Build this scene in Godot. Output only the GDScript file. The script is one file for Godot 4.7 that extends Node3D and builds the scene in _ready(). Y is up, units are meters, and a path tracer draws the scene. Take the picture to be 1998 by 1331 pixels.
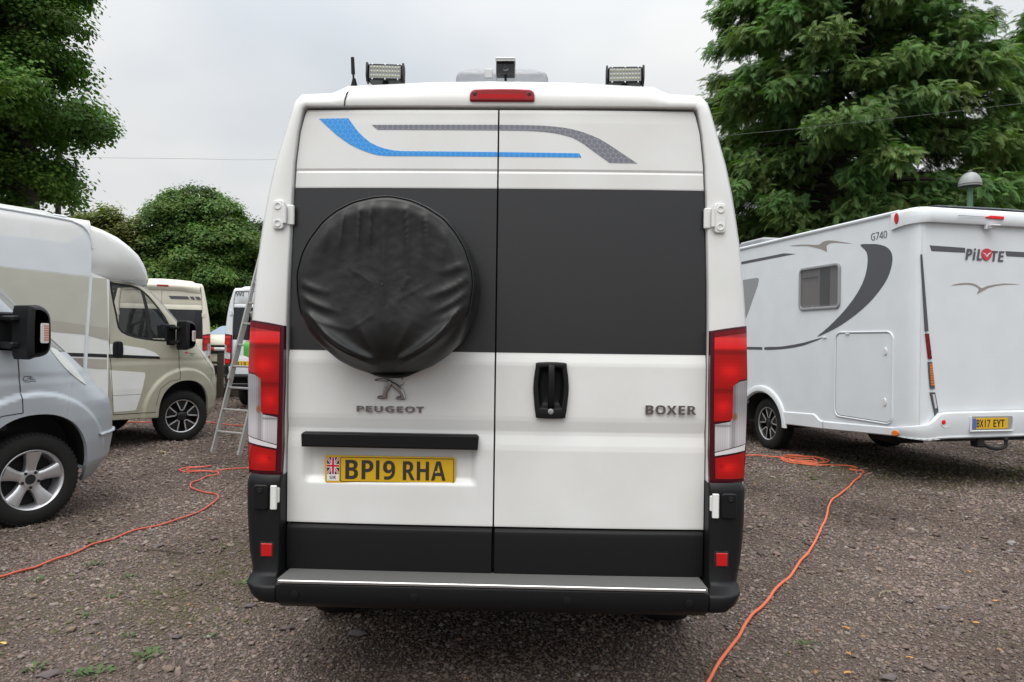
extends Node3D

# ---------------------------------------------------------------- mesh builder
class MB:
	var v := PackedVector3Array()
	var n := PackedVector3Array()
	var t := PackedVector2Array()
	var xf := Transform3D()

	func tri(a: Vector3, b: Vector3, c: Vector3, na: Vector3, nb: Vector3, nc: Vector3, ua := Vector2.ZERO, ub := Vector2.ZERO, uc := Vector2.ZERO) -> void:
		a = xf * a
		b = xf * b
		c = xf * c
		na = (xf.basis * na).normalized()
		nb = (xf.basis * nb).normalized()
		nc = (xf.basis * nc).normalized()
		v.append(a)
		n.append(na)
		t.append(ua)
		if (b - a).cross(c - a).dot(na + nb + nc) > 0.0:
			v.append(c)
			v.append(b)
			n.append(nc)
			n.append(nb)
			t.append(uc)
			t.append(ub)
		else:
			v.append(b)
			v.append(c)
			n.append(nb)
			n.append(nc)
			t.append(ub)
			t.append(uc)

	func quad(a: Vector3, b: Vector3, c: Vector3, d: Vector3, out: Vector3) -> void:
		var nn := (b - a).cross(c - a)
		if nn.length_squared() < 1e-16:
			nn = (c - a).cross(d - a)
		nn = nn.normalized()
		if nn.dot(out) < 0.0:
			nn = -nn
		tri(a, b, c, nn, nn, nn)
		tri(a, c, d, nn, nn, nn)

	# rows of equally many points, smoothly shaded
	func grid(rows: Array, closed := false, sgn := 1.0, loop := false) -> void:
		var nr := rows.size()
		var nc: int = rows[0].size()
		var nm := []
		for i in nr:
			var row := PackedVector3Array()
			for j in nc:
				var i0 := maxi(i - 1, 0)
				var i1 := mini(i + 1, nr - 1)
				if loop:
					i0 = (i - 1 + nr) % nr
					i1 = (i + 1) % nr
				var j0 := (j - 1 + nc) % nc if closed else maxi(j - 1, 0)
				var j1 := (j + 1) % nc if closed else mini(j + 1, nc - 1)
				var du: Vector3 = rows[i][j1] - rows[i][j0]
				var dv: Vector3 = rows[i1][j] - rows[i0][j]
				var c := du.cross(dv)
				if c.length_squared() < 1e-18:
					var m := nr / 2
					c = (rows[m][j1] - rows[m][j0]).cross(rows[nr - 1][j] - rows[0][j])
				row.append(c.normalized() * sgn)
			nm.append(row)
		for i in (nr if loop else nr - 1):
			var k := (i + 1) % nr
			for j in (nc if closed else nc - 1):
				var q := (j + 1) % nc
				var ua := Vector2(j, i)
				tri(rows[i][j], rows[i][q], rows[k][q], nm[i][j], nm[i][q], nm[k][q], ua, ua + Vector2(1, 0), ua + Vector2(1, 1))
				tri(rows[i][j], rows[k][q], rows[k][j], nm[i][j], nm[k][q], nm[k][j], ua, ua + Vector2(1, 1), ua + Vector2(0, 1))

	# polygon extruded along z with chamfered rims
	func prism(poly: PackedVector2Array, z0: float, z1: float, bev := 0.0, back := true) -> void:
		if Geometry2D.is_polygon_clockwise(poly):
			poly = poly.duplicate()
			poly.reverse()
		var k := poly.size()
		var en := PackedVector2Array()
		for i in k:
			var d := poly[(i + 1) % k] - poly[i]
			en.append(Vector2(d.y, -d.x).normalized())
		var ins := PackedVector2Array()
		for i in k:
			var m := (en[i] + en[(i - 1 + k) % k])
			m = m / maxf(m.length_squared() * 0.5, 0.35)
			ins.append(poly[i] - m * bev)
		var zs := [z0, z1 - bev * signf(z1 - z0)]
		for i in k:
			var j := (i + 1) % k
			var na := en[i]
			var nb := en[i]
			var pa := en[(i - 1 + k) % k]
			var pb := en[j]
			if na.dot(pa) > 0.75:
				na = (na + pa).normalized()
			if nb.dot(pb) > 0.75:
				nb = (nb + pb).normalized()
			var a := Vector3(na.x, na.y, 0)
			var b := Vector3(nb.x, nb.y, 0)
			var p0 := Vector3(poly[i].x, poly[i].y, zs[0])
			var p1 := Vector3(poly[j].x, poly[j].y, zs[0])
			var p2 := Vector3(poly[j].x, poly[j].y, zs[1])
			var p3 := Vector3(poly[i].x, poly[i].y, zs[1])
			tri(p0, p1, p2, a, b, b)
			tri(p0, p2, p3, a, b, a)
			if bev > 0.0:
				var zz := Vector3(0, 0, signf(z1 - z0))
				var q2 := Vector3(ins[j].x, ins[j].y, z1)
				var q3 := Vector3(ins[i].x, ins[i].y, z1)
				tri(p3, p2, q2, (a + zz * 0.5).normalized(), (b + zz * 0.5).normalized(), (b * 0.5 + zz).normalized())
				tri(p3, q2, q3, (a + zz * 0.5).normalized(), (b * 0.5 + zz).normalized(), (a * 0.5 + zz).normalized())
		cap(ins if bev > 0.0 else poly, z1, signf(z1 - z0))
		if back:
			cap(poly, z0, -signf(z1 - z0))

	func cap(poly: PackedVector2Array, z: float, s: float) -> void:
		var ix := Geometry2D.triangulate_polygon(poly)
		var nn := Vector3(0, 0, s)
		for i in range(0, ix.size(), 3):
			var a := poly[ix[i]]
			var b := poly[ix[i + 1]]
			var c := poly[ix[i + 2]]
			tri(Vector3(a.x, a.y, z), Vector3(b.x, b.y, z), Vector3(c.x, c.y, z), nn, nn, nn, a, b, c)

	func box(c: Vector3, s: Vector3, bev := 0.0) -> void:
		var keep := xf
		xf = xf * Transform3D(Basis(), c)
		var b := minf(bev, minf(s.x, minf(s.y, s.z)) * 0.45)
		var h := s * 0.5
		for ax in 3:
			for sg in [-1.0, 1.0]:
				var e := Vector3.ZERO
				e[ax] = sg
				var u := (ax + 1) % 3
				var w := (ax + 2) % 3
				var p := []
				for q in [[-1, -1], [1, -1], [1, 1], [-1, 1]]:
					var x := Vector3.ZERO
					x[ax] = sg * h[ax]
					x[u] = q[0] * (h[u] - b)
					x[w] = q[1] * (h[w] - b)
					p.append(x)
				quad(p[0], p[1], p[2], p[3], e)
				if b > 0.0:
					for s2 in [-1.0, 1.0]:   # chamfer towards +-u
						var a0 := Vector3.ZERO
						a0[ax] = sg * h[ax]
						a0[u] = s2 * (h[u] - b)
						var a1 := Vector3.ZERO
						a1[ax] = sg * (h[ax] - b)
						a1[u] = s2 * h[u]
						var dw := Vector3.ZERO
						dw[w] = h[w] - b
						quad(a0 - dw, a0 + dw, a1 + dw, a1 - dw, a0)
		if b > 0.0:
			for i in 8:
				var g := Vector3(1 if i & 1 else -1, 1 if i & 2 else -1, 1 if i & 4 else -1)
				var p0 := Vector3(g.x * h.x, g.y * (h.y - b), g.z * (h.z - b))
				var p1 := Vector3(g.x * (h.x - b), g.y * h.y, g.z * (h.z - b))
				var p2 := Vector3(g.x * (h.x - b), g.y * (h.y - b), g.z * h.z)
				var nn := g.normalized()
				tri(p0, p1, p2, nn, nn, nn)
		xf = keep

	func tube(path: PackedVector3Array, r: float, sides := 8, r1 := -1.0) -> void:
		if r1 < 0.0:
			r1 = r
		var k := path.size()
		var d0 := (path[1] - path[0]).normalized()
		var up := Vector3.UP if absf(d0.y) < 0.9 else Vector3.RIGHT
		var a := d0.cross(up).normalized()
		var rows := []
		var nm := []
		for i in k:
			var d := (path[mini(i + 1, k - 1)] - path[maxi(i - 1, 0)]).normalized()
			a = (a - d * a.dot(d)).normalized()
			var b := d.cross(a)
			var rr := lerpf(r, r1, float(i) / (k - 1))
			var row := PackedVector3Array()
			var nrow := PackedVector3Array()
			for j in sides:
				var q := TAU * j / sides
				var nn := a * cos(q) + b * sin(q)
				row.append(path[i] + nn * rr)
				nrow.append(nn)
			rows.append(row)
			nm.append(nrow)
		for i in k - 1:
			for j in sides:
				var q := (j + 1) % sides
				tri(rows[i][j], rows[i][q], rows[i + 1][q], nm[i][j], nm[i][q], nm[i + 1][q])
				tri(rows[i][j], rows[i + 1][q], rows[i + 1][j], nm[i][j], nm[i + 1][q], nm[i + 1][j])
		for e in [0, k - 1]:
			var nn := (path[0] - path[1]).normalized() if e == 0 else (path[k - 1] - path[k - 2]).normalized()
			for j in range(1, sides - 1):
				tri(rows[e][0], rows[e][j], rows[e][j + 1], nn, nn, nn)

	# profile of (radius, height) turned about z
	func lathe(prof: Array, sides := 32, a0 := 0.0, a1 := TAU) -> void:
		var k := prof.size()
		var sn := []
		for i in k - 1:
			var d: Vector2 = prof[i + 1] - prof[i]
			sn.append(Vector2(d.y, -d.x).normalized())
		for i in k - 1:
			var na: Vector2 = sn[i]
			var nb: Vector2 = sn[i]
			if i > 0 and na.dot(sn[i - 1]) > 0.7:
				na = (na + sn[i - 1]).normalized()
			if i < k - 2 and nb.dot(sn[i + 1]) > 0.7:
				nb = (nb + sn[i + 1]).normalized()
			for j in sides:
				var p := lerpf(a0, a1, float(j) / sides)
				var q := lerpf(a0, a1, float(j + 1) / sides)
				var cp := Vector3(cos(p), sin(p), 0)
				var cq := Vector3(cos(q), sin(q), 0)
				var z := Vector3(0, 0, 1)
				var A: Vector2 = prof[i]
				var B: Vector2 = prof[i + 1]
				tri(cp * A.x + z * A.y, cq * A.x + z * A.y, cq * B.x + z * B.y, cp * na.x + z * na.y, cq * na.x + z * na.y, cq * nb.x + z * nb.y)
				tri(cp * A.x + z * A.y, cq * B.x + z * B.y, cp * B.x + z * B.y, cp * na.x + z * na.y, cq * nb.x + z * nb.y, cp * nb.x + z * nb.y)

	# a flat outline laid on a curved surface: cells of us x vs clipped by poly (and holes), mapped by map(u, v)
	func patch(poly: PackedVector2Array, map: Callable, us: PackedFloat32Array, vs: PackedFloat32Array, off := 0.0, skirt := 0.0, sgn := 1.0, holes := []) -> void:
		var e := 0.003
		var cache := {}
		var pt := func(p: Vector2) -> Array:
			if cache.has(p):
				return cache[p]
			var o: Vector3 = map.call(p.x, p.y)
			var du: Vector3 = map.call(p.x + e, p.y) - map.call(p.x - e, p.y)
			var dv: Vector3 = map.call(p.x, p.y + e) - map.call(p.x, p.y - e)
			var nn := du.cross(dv).normalized() * sgn
			var r := [o + nn * off, nn]
			cache[p] = r
			return r
		var lo := poly[0]
		var hi := poly[0]
		for p in poly:
			lo = lo.min(p)
			hi = hi.max(p)
		for i in us.size() - 1:
			if us[i + 1] < lo.x or us[i] > hi.x:
				continue
			for j in vs.size() - 1:
				if vs[j + 1] < lo.y or vs[j] > hi.y:
					continue
				var cell := PackedVector2Array([Vector2(us[i], vs[j]), Vector2(us[i + 1], vs[j]), Vector2(us[i + 1], vs[j + 1]), Vector2(us[i], vs[j + 1])])
				var bits := []
				bits.append_array(Geometry2D.intersect_polygons(poly, cell))
				for h in holes:
					var next := []
					for b in bits:
						next.append_array(Geometry2D.clip_polygons(b, h))
					bits = next
				for b in bits:
					if Geometry2D.is_polygon_clockwise(b):
						continue
					var ix := Geometry2D.triangulate_polygon(b)
					for k in range(0, ix.size(), 3):
						var A: Array = pt.call(b[ix[k]])
						var B: Array = pt.call(b[ix[k + 1]])
						var C: Array = pt.call(b[ix[k + 2]])
						tri(A[0], B[0], C[0], A[1], B[1], C[1], b[ix[k]], b[ix[k + 1]], b[ix[k + 2]])
		if skirt != 0.0:
			for ring in [poly] + holes:
				var k: int = ring.size()
				for i in k:
					var a: Vector2 = ring[i]
					var b: Vector2 = ring[(i + 1) % k]
					var steps := maxi(1, ceili(a.distance_to(b) / 0.05))
					for s in steps:
						var A: Array = pt.call(a.lerp(b, float(s) / steps))
						var B: Array = pt.call(a.lerp(b, float(s + 1) / steps))
						var side: Vector3 = (B[0] - A[0]).cross(A[1])
						quad(A[0], B[0], B[0] - B[1] * skirt, A[0] - A[1] * skirt, side)

	func mesh() -> ArrayMesh:
		var arr := []
		arr.resize(Mesh.ARRAY_MAX)
		arr[Mesh.ARRAY_VERTEX] = v
		arr[Mesh.ARRAY_NORMAL] = n
		arr[Mesh.ARRAY_TEX_UV] = t
		var m := ArrayMesh.new()
		if v.size() >= 3:
			m.add_surface_from_arrays(Mesh.PRIMITIVE_TRIANGLES, arr)
		return m


# ---------------------------------------------------------------- small helpers
var M := {}
var names := {}
var rng := RandomNumberGenerator.new()

func lin(a: float, b: float, step: float) -> PackedFloat32Array:
	var k := maxi(1, roundi(absf(b - a) / step))
	var r := PackedFloat32Array()
	for i in k + 1:
		r.append(lerpf(a, b, float(i) / k))
	return r

func tab(t: Array, y: float) -> float:
	if y <= t[0][0]:
		return t[0][1]
	for i in t.size() - 1:
		if y <= t[i + 1][0]:
			return lerpf(t[i][1], t[i + 1][1], (y - t[i][0]) / (t[i + 1][0] - t[i][0]))
	return t[-1][1]

func P(a: Array) -> PackedVector2Array:   # flat list of numbers to points
	var r := PackedVector2Array()
	for i in range(0, a.size(), 2):
		r.append(Vector2(a[i], a[i + 1]))
	if r.size() > 2 and Geometry2D.is_polygon_clockwise(r):
		r.reverse()
	return r

func rrect(cx: float, cy: float, w: float, h: float, r: float, k := 4) -> PackedVector2Array:
	var o := PackedVector2Array()
	for c in 4:
		var q := Vector2((1 if c == 0 or c == 3 else -1) * (w / 2 - r), (1 if c < 2 else -1) * (h / 2 - r))
		for i in k + 1:
			var a := PI / 2 * (c + float(i) / k)
			o.append(Vector2(cx, cy) + q + Vector2(cos(a), sin(a)) * r)
	return o

func disc(cx: float, cy: float, rx: float, ry := -1.0, k := 24) -> PackedVector2Array:
	var o := PackedVector2Array()
	for i in k:
		var a := TAU * i / k
		o.append(Vector2(cx + cos(a) * rx, cy + sin(a) * (rx if ry < 0 else ry)))
	return o

func smooth(pts: PackedVector2Array, k := 4, closed := true) -> PackedVector2Array:
	var o := PackedVector2Array()
	var c := pts.size()
	for i in (c if closed else c - 1):
		var p0 := pts[(i - 1 + c) % c] if closed else pts[maxi(i - 1, 0)]
		var p3 := pts[(i + 2) % c] if closed else pts[mini(i + 2, c - 1)]
		for s in k:
			o.append(pts[i].cubic_interpolate(pts[(i + 1) % c], p0, p3, float(s) / k))
	if not closed:
		o.append(pts[c - 1])
	return o

func smooth3(pts: Array, k := 6) -> PackedVector3Array:
	var o := PackedVector3Array()
	var c := pts.size()
	for i in c - 1:
		for s in k:
			o.append(pts[i].cubic_interpolate(pts[i + 1], pts[maxi(i - 1, 0)], pts[mini(i + 2, c - 1)], float(s) / k))
	o.append(pts[c - 1])
	return o

func mirrored(p: PackedVector2Array) -> PackedVector2Array:
	var o := PackedVector2Array()
	for q in p:
		o.append(Vector2(-q.x, q.y))
	o.reverse()
	return o

func mat(r: float, g: float, b: float, rough := 0.5, metal := 0.0, spec := 0.5) -> StandardMaterial3D:
	var m := StandardMaterial3D.new()
	m.albedo_color = Color(r, g, b).linear_to_srgb()
	m.roughness = rough
	m.metallic = metal
	m.metallic_specular = spec
	m.cull_mode = BaseMaterial3D.CULL_DISABLED
	return m

func noise_tex(freq: float, size: int, lo: Color, hi: Color, type := FastNoiseLite.TYPE_SIMPLEX_SMOOTH, oct := 4, sd := 1) -> NoiseTexture2D:
	var f := FastNoiseLite.new()
	f.noise_type = type
	f.frequency = freq
	f.fractal_octaves = oct
	f.seed = sd
	var t := NoiseTexture2D.new()
	t.width = size
	t.height = size
	t.seamless = true
	t.noise = f
	var g := Gradient.new()
	g.set_color(0, lo)
	g.set_color(1, hi)
	t.color_ramp = g
	return t

func grimy(m: StandardMaterial3D, tex: Texture2D, scale := 1.0) -> StandardMaterial3D:
	m.albedo_texture = tex
	m.uv1_triplanar = true
	m.uv1_scale = Vector3.ONE * scale
	return m

func numbered(called: String) -> String:
	if not names.has(called):
		names[called] = 0
		return called
	names[called] += 1
	return "%s_%03d" % [called, names[called]]

func tag(o: Node, label: String, category := "", group := "", kind := "") -> Node:
	o.set_meta("label", label)
	if category:
		o.set_meta("category", category)
	if group:
		o.set_meta("group", group)
	if kind:
		o.set_meta("kind", kind)
	return o

func thing(called: String, label: String, category: String, at := Vector3.ZERO, yaw := 0.0, group := "") -> Node3D:
	var o := Node3D.new()
	o.name = numbered(called)
	add_child(o)
	o.position = at
	o.rotation_degrees.y = yaw
	tag(o, label, category, group)
	return o

func put(b: MB, called: String, m: Material, parent: Node = null, label := "") -> MeshInstance3D:
	var o := MeshInstance3D.new()
	o.mesh = b.mesh()
	o.material_override = m
	if parent:
		o.name = called
		parent.add_child(o, true)
	else:
		o.name = numbered(called)
		add_child(o)
	if label:
		o.set_meta("label", label)
	return o

func again(src: MeshInstance3D, xf: Transform3D, parent: Node, called := "") -> MeshInstance3D:
	var o := MeshInstance3D.new()
	o.mesh = src.mesh
	o.material_override = src.material_override
	o.transform = xf
	o.name = called if called else String(src.name)
	parent.add_child(o, true)
	return o

# raised lettering that fills a box w x h centred at the transform's origin, standing proud by d
func letters(s: String, w: float, h: float, d: float, m: Material, xf: Transform3D, parent: Node, called := "lettering", bold := true, slant := 0.0) -> MeshInstance3D:
	var f := SystemFont.new()
	f.font_names = PackedStringArray(["Droid Sans"])
	f.font_weight = 700 if bold else 400
	var tm := TextMesh.new()
	tm.text = s
	tm.font = f
	tm.font_size = 64
	tm.pixel_size = 0.01
	tm.depth = 0.1
	tm.curve_step = 1.0
	var bb := tm.get_aabb()
	var arr := tm.surface_get_arrays(0)
	var src: PackedVector3Array = arr[Mesh.ARRAY_VERTEX]
	var nrm: PackedVector3Array = arr[Mesh.ARRAY_NORMAL]
	var ix: PackedInt32Array = arr[Mesh.ARRAY_INDEX]
	var lo := src[0]
	var hi := src[0]
	for p in src:
		lo = lo.min(p)
		hi = hi.max(p)
	var c := (lo + hi) * 0.5
	var k := Vector3(w / (hi.x - lo.x), h / (hi.y - lo.y), d / maxf(hi.z - lo.z, 1e-5))
	for i in src.size():
		var p := (src[i] - c) * k
		p.x += p.y * slant
		p.z += d * 0.5
		src[i] = p
	var out := []
	out.resize(Mesh.ARRAY_MAX)
	out[Mesh.ARRAY_VERTEX] = src
	out[Mesh.ARRAY_NORMAL] = nrm
	out[Mesh.ARRAY_INDEX] = ix
	var am := ArrayMesh.new()
	am.add_surface_from_arrays(Mesh.PRIMITIVE_TRIANGLES, out)
	var o := MeshInstance3D.new()
	o.mesh = am
	o.material_override = m
	o.transform = xf
	o.name = called
	parent.add_child(o, true)
	return o

func tf(x: float, y: float, z: float, ry := 0.0, rx := 0.0, rz := 0.0) -> Transform3D:
	return Transform3D(Basis.from_euler(Vector3(deg_to_rad(rx), deg_to_rad(ry), deg_to_rad(rz))), Vector3(x, y, z))

# ---------------------------------------------------------------- the scene
func _ready() -> void:
	rng.seed = 7
	var cam := Camera3D.new()
	cam.name = "camera"
	cam.fov = rad_to_deg(2.0 * atan(665.5 / 1400.0))
	cam.near = 0.05
	cam.far = 900.0
	cam.position = Vector3(0, 1.5, 0)
	cam.rotation_degrees = Vector3(0, 0, 0.75)
	add_child(cam)
	cam.current = true
	var env := Environment.new()
	env.background_mode = Environment.BG_SKY
	env.tonemap_mode = Environment.TONE_MAPPER_LINEAR
	env.tonemap_exposure = 1.32
	env.sdfgi_enabled = true
	env.ssao_enabled = true
	env.ssil_enabled = true
	var sky := Sky.new()
	sky.sky_material = overcast()
	env.sky = sky
	var we := WorldEnvironment.new()
	we.name = "environment"
	we.environment = env
	add_child(we)
	var sun := DirectionalLight3D.new()
	sun.name = "overcast_sun"
	sun.light_energy = 0.4
	sun.light_angular_distance = 50.0
	sun.light_color = Color(1.0, 0.975, 0.94)
	sun.shadow_enabled = true
	sun.rotation_degrees = Vector3(-56, -22, 0)
	add_child(sun)
	materials()
	make_ground()
	make_trees()
	make_post_and_wire()
	make_white_motorhome()
	make_beige_motorhome()
	make_silver_van()
	make_far_vehicles()
	make_main_van()
	make_ladder()
	make_cables()
	make_litter()

func overcast() -> PanoramaSkyMaterial:
	var w := 1024
	var h := 512
	var im := Image.create(w, h, false, Image.FORMAT_RGBF)
	var f := FastNoiseLite.new()
	f.noise_type = FastNoiseLite.TYPE_SIMPLEX_SMOOTH
	f.frequency = 1.0
	f.fractal_octaves = 5
	f.seed = 11
	for y in h:
		var el := PI * (0.5 - (y + 0.5) / h)
		var s := sin(el)
		for x in w:
			var az := TAU * (x + 0.5) / w
			if s < -0.02:
				if x == 0:
					im.fill_rect(Rect2i(0, y, w, 1), Color(0.12, 0.11, 0.105))
				break
			var flat := 1.0 / (maxf(s, 0.0) + 0.28)
			var d := Vector3(cos(el) * cos(az) * flat, 0.35 * flat, cos(el) * sin(az) * flat)
			var c := f.get_noise_3d(d.x * 0.9, d.y, d.z * 0.9)
			var base := 0.545 * (1.0 + 3.6 * pow(maxf(s, 0.0), 3.0))
			var k := base * (1.0 + 0.21 * c)
			var warm := clampf(0.5 + c * 1.1, 0.0, 1.0)
			im.set_pixel(x, y, Color(k * lerpf(0.925, 0.99, warm), k * lerpf(0.985, 1.0, warm), k * lerpf(1.055, 1.0, warm)))
	var m := PanoramaSkyMaterial.new()
	m.panorama = ImageTexture.create_from_image(im)
	return m

func materials() -> void:
	var grime := noise_tex(0.006, 512, Color(0.962, 0.96, 0.95), Color(1, 1, 1))
	var soft := noise_tex(0.006, 512, Color(0.972, 0.972, 0.97), Color(1, 1, 1))
	var grain := noise_tex(0.12, 512, Color(0.72, 0.72, 0.72), Color(1, 1, 1), FastNoiseLite.TYPE_SIMPLEX, 3, 5)
	M.white = grimy(mat(0.765, 0.775, 0.77, 0.34), grime, 0.7)
	M.white.clearcoat_enabled = true
	M.white.clearcoat = 0.4
	M.white.clearcoat_roughness = 0.12
	M.cool_white = grimy(mat(0.68, 0.715, 0.745, 0.36), soft, 0.6)
	M.cream = grimy(mat(0.74, 0.71, 0.60, 0.36), grime, 0.7)
	M.champagne = grimy(mat(0.42, 0.405, 0.32, 0.38, 0.1), grime, 0.8)
	M.silver = grimy(mat(0.42, 0.455, 0.50, 0.36, 0.25), grime, 0.8)
	M.beige_band = grimy(mat(0.50, 0.49, 0.425, 0.4), grime, 0.7)
	M.beige_dark = grimy(mat(0.42, 0.40, 0.345, 0.4), grime, 0.7)
	M.taupe = mat(0.27, 0.24, 0.22, 0.4)
	M.vinyl = grimy(mat(0.021, 0.021, 0.023, 0.32, 0.0, 0.58), grain, 6.0)
	M.black_plastic = grimy(mat(0.0095, 0.010, 0.0115, 0.48, 0.0, 0.36), grain, 9.0)
	M.trim_plastic = grimy(mat(0.0085, 0.0085, 0.009, 0.5, 0.0, 0.34), grain, 9.0)
	M.grey_plastic = grimy(mat(0.17, 0.17, 0.165, 0.65), grain, 8.0)
	M.gap = mat(0.010, 0.010, 0.011, 0.8)
	M.seam = mat(0.10, 0.10, 0.10, 0.6)
	M.rubber = grimy(mat(0.026, 0.0255, 0.025, 0.85, 0.0, 0.3), grain, 5.0)
	M.reflector = mat(0.50, 0.008, 0.010, 0.25)
	M.cover = grimy(mat(0.008, 0.0084, 0.0088, 0.47, 0.0, 0.5), grain, 7.0)
	M.steel = mat(0.55, 0.55, 0.55, 0.32, 0.9)
	M.chrome = mat(0.72, 0.71, 0.71, 0.12, 1.0)
	M.alloy = mat(0.58, 0.58, 0.60, 0.34, 0.75)
	M.alu = grimy(mat(0.52, 0.51, 0.49, 0.45, 0.55), grain, 4.0)
	M.gloss_black = mat(0.012, 0.012, 0.013, 0.14)
	M.red_lens = mat(0.46, 0.004, 0.006, 0.10, 0.0, 0.42)
	M.red_bright = mat(0.72, 0.010, 0.010, 0.10, 0.0, 0.42)
	M.red_dark = mat(0.16, 0.002, 0.005, 0.10, 0.0, 0.42)
	M.red_edge = mat(0.060, 0.003, 0.010, 0.15)
	M.red_brake = mat(0.30, 0.012, 0.016, 0.16)
	M.clear_lens = mat(0.56, 0.54, 0.56, 0.14)
	M.badge = mat(0.36, 0.35, 0.35, 0.18, 1.0)
	M.dome = mat(0.26, 0.28, 0.28, 0.3)
	M.bright_trim = mat(0.85, 0.84, 0.86, 0.2, 0.3)
	M.bulb_left = clear_optic(false)
	M.bulb_right = clear_optic(true)
	M.lens_left = lamp_lens(false)
	M.lens_right = lamp_lens(true)
	M.clear_rib = mat(0.66, 0.65, 0.66, 0.16)
	M.amber = mat(0.75, 0.19, 0.02, 0.16)
	M.amber_dim = mat(0.52, 0.20, 0.10, 0.2)
	M.decal_blue = hex_decal(Color(0.20, 0.57, 0.88), Color(0.42, 0.72, 0.93))
	M.decal_grey = hex_decal(Color(0.46, 0.47, 0.51), Color(0.66, 0.67, 0.69))
	M.charcoal = mat(0.075, 0.078, 0.088, 0.42)
	M.mid_grey = mat(0.26, 0.27, 0.28, 0.42)
	M.plate_yellow = mat(0.66, 0.40, 0.014, 0.3)
	M.plate_black = mat(0.035, 0.030, 0.026, 0.4)
	M.plate_blue = mat(0.06, 0.14, 0.46, 0.35)
	M.glass = StandardMaterial3D.new()
	M.glass.albedo_color = Color(0.05, 0.10, 0.09, 0.22)
	M.glass.transparency = BaseMaterial3D.TRANSPARENCY_ALPHA
	M.glass.roughness = 0.03
	M.glass.cull_mode = BaseMaterial3D.CULL_DISABLED
	M.smoke = StandardMaterial3D.new()
	M.smoke.albedo_color = Color(0.44, 0.45, 0.48, 0.42)
	M.smoke.transparency = BaseMaterial3D.TRANSPARENCY_ALPHA
	M.smoke.roughness = 0.12
	M.smoke.cull_mode = BaseMaterial3D.CULL_DISABLED
	M.tint = mat(0.012, 0.014, 0.016, 0.06)
	M.led = mat(0.36, 0.37, 0.28, 0.2)
	M.headlight = mat(0.50, 0.52, 0.50, 0.08)
	M.interior = mat(0.03, 0.03, 0.032, 0.8)
	M.seat = mat(0.16, 0.165, 0.17, 0.85)
	M.curtain = mat(0.17, 0.155, 0.15, 0.9)
	M.curtain_dark = mat(0.045, 0.042, 0.044, 0.9)
	M.red_text = mat(0.55, 0.03, 0.05, 0.35)
	M.white_text = mat(0.8, 0.8, 0.8, 0.4)

func hex_decal(base: Color, line: Color) -> StandardMaterial3D:
	# print of the striping film: hexagon outlines, one tile is 1 x sqrt(3) cells
	var w := 96
	var h := 166
	var im := Image.create(w, h, false, Image.FORMAT_RGB8)
	var c := [Vector2(0, 0), Vector2(w, 0), Vector2(0, h), Vector2(w, h), Vector2(w * 0.5, h * 0.5), Vector2(-w * 0.5, h * 0.5), Vector2(w * 1.5, h * 0.5)]
	for y in h:
		for x in w:
			var d1 := 1e9
			var d2 := 1e9
			for q in c:
				var d: float = q.distance_to(Vector2(x, y))
				if d < d1:
					d2 = d1
					d1 = d
				elif d < d2:
					d2 = d
			var e := clampf((d2 - d1) / 9.0, 0.0, 1.0)
			im.set_pixel(x, y, line.lerp(base, smoothstep(0.45, 0.85, e)))
	var m := mat(1, 1, 1, 0.35)
	m.albedo_texture = ImageTexture.create_from_image(im)
	m.uv1_scale = Vector3(1.0 / 0.022, 1.0 / (0.022 * 1.7320508), 1)
	return m

func lamp_lens(right: bool) -> StandardMaterial3D:
	# moulded red plastic: ribbed optics, paler where the bowls behind sit close to the lens; x over 0.15 m, y over 0.64 m
	var w := 96
	var h := 320
	var im := Image.create(w, h, false, Image.FORMAT_RGB8)
	for j in h:
		var y := 0.94 + 0.64 * (j + 0.5) / h
		for i in w:
			var x := 0.88 + 0.15 * (i + 0.5) / w   # from the door outwards
			var t := 0.56
			t += 0.42 * smoothstep(1.474, 1.484, y) * (1.0 - smoothstep(1.522, 1.532, y))
			t -= 0.16 * smoothstep(1.452, 1.46, y) * (1.0 - smoothstep(1.470, 1.476, y))
			t += 0.36 * exp(-pow((y - 1.39) / 0.035, 2.0) - pow((x - 0.95) / 0.045, 2.0))
			t += 0.34 * exp(-pow((y - 1.245) / 0.030, 2.0) - pow((x - 0.925) / 0.03, 2.0))
			t += 0.36 * exp(-pow((y - 1.0) / 0.024, 2.0) - pow((x - 0.945) / 0.035, 2.0))
			t -= 0.22 * exp(-pow((y - 1.31) / 0.012, 2.0))
			t -= 0.25 * exp(-pow((y - 1.004) / 0.008, 2.0) - pow((x - 0.922) / 0.009, 2.0))
			t += 0.03 * sin(i * 1.3) + 0.02 * sin(j * 0.9)
			t -= 0.20 * smoothstep(1.535, 1.56, y)
			t = clampf(t, 0.05, 1.0)
			var c := Color(0.30 + 0.60 * t, 0.015 + 0.10 * t * t, 0.02 + 0.10 * t * t)
			im.set_pixel((i if right else w - 1 - i), j, c)
	var m := mat(1, 1, 1, 0.08, 0.0, 0.45)
	m.albedo_texture = ImageTexture.create_from_image(im)
	m.uv1_scale = Vector3(1.0 / 0.15, 1.0 / 0.64, 1)
	m.uv1_offset = Vector3(-0.88 / 0.15 if right else 1.03 / 0.15, -0.94 / 0.64, 0)
	m.clearcoat_enabled = true
	m.clearcoat = 0.6
	m.clearcoat_roughness = 0.04
	return m

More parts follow.
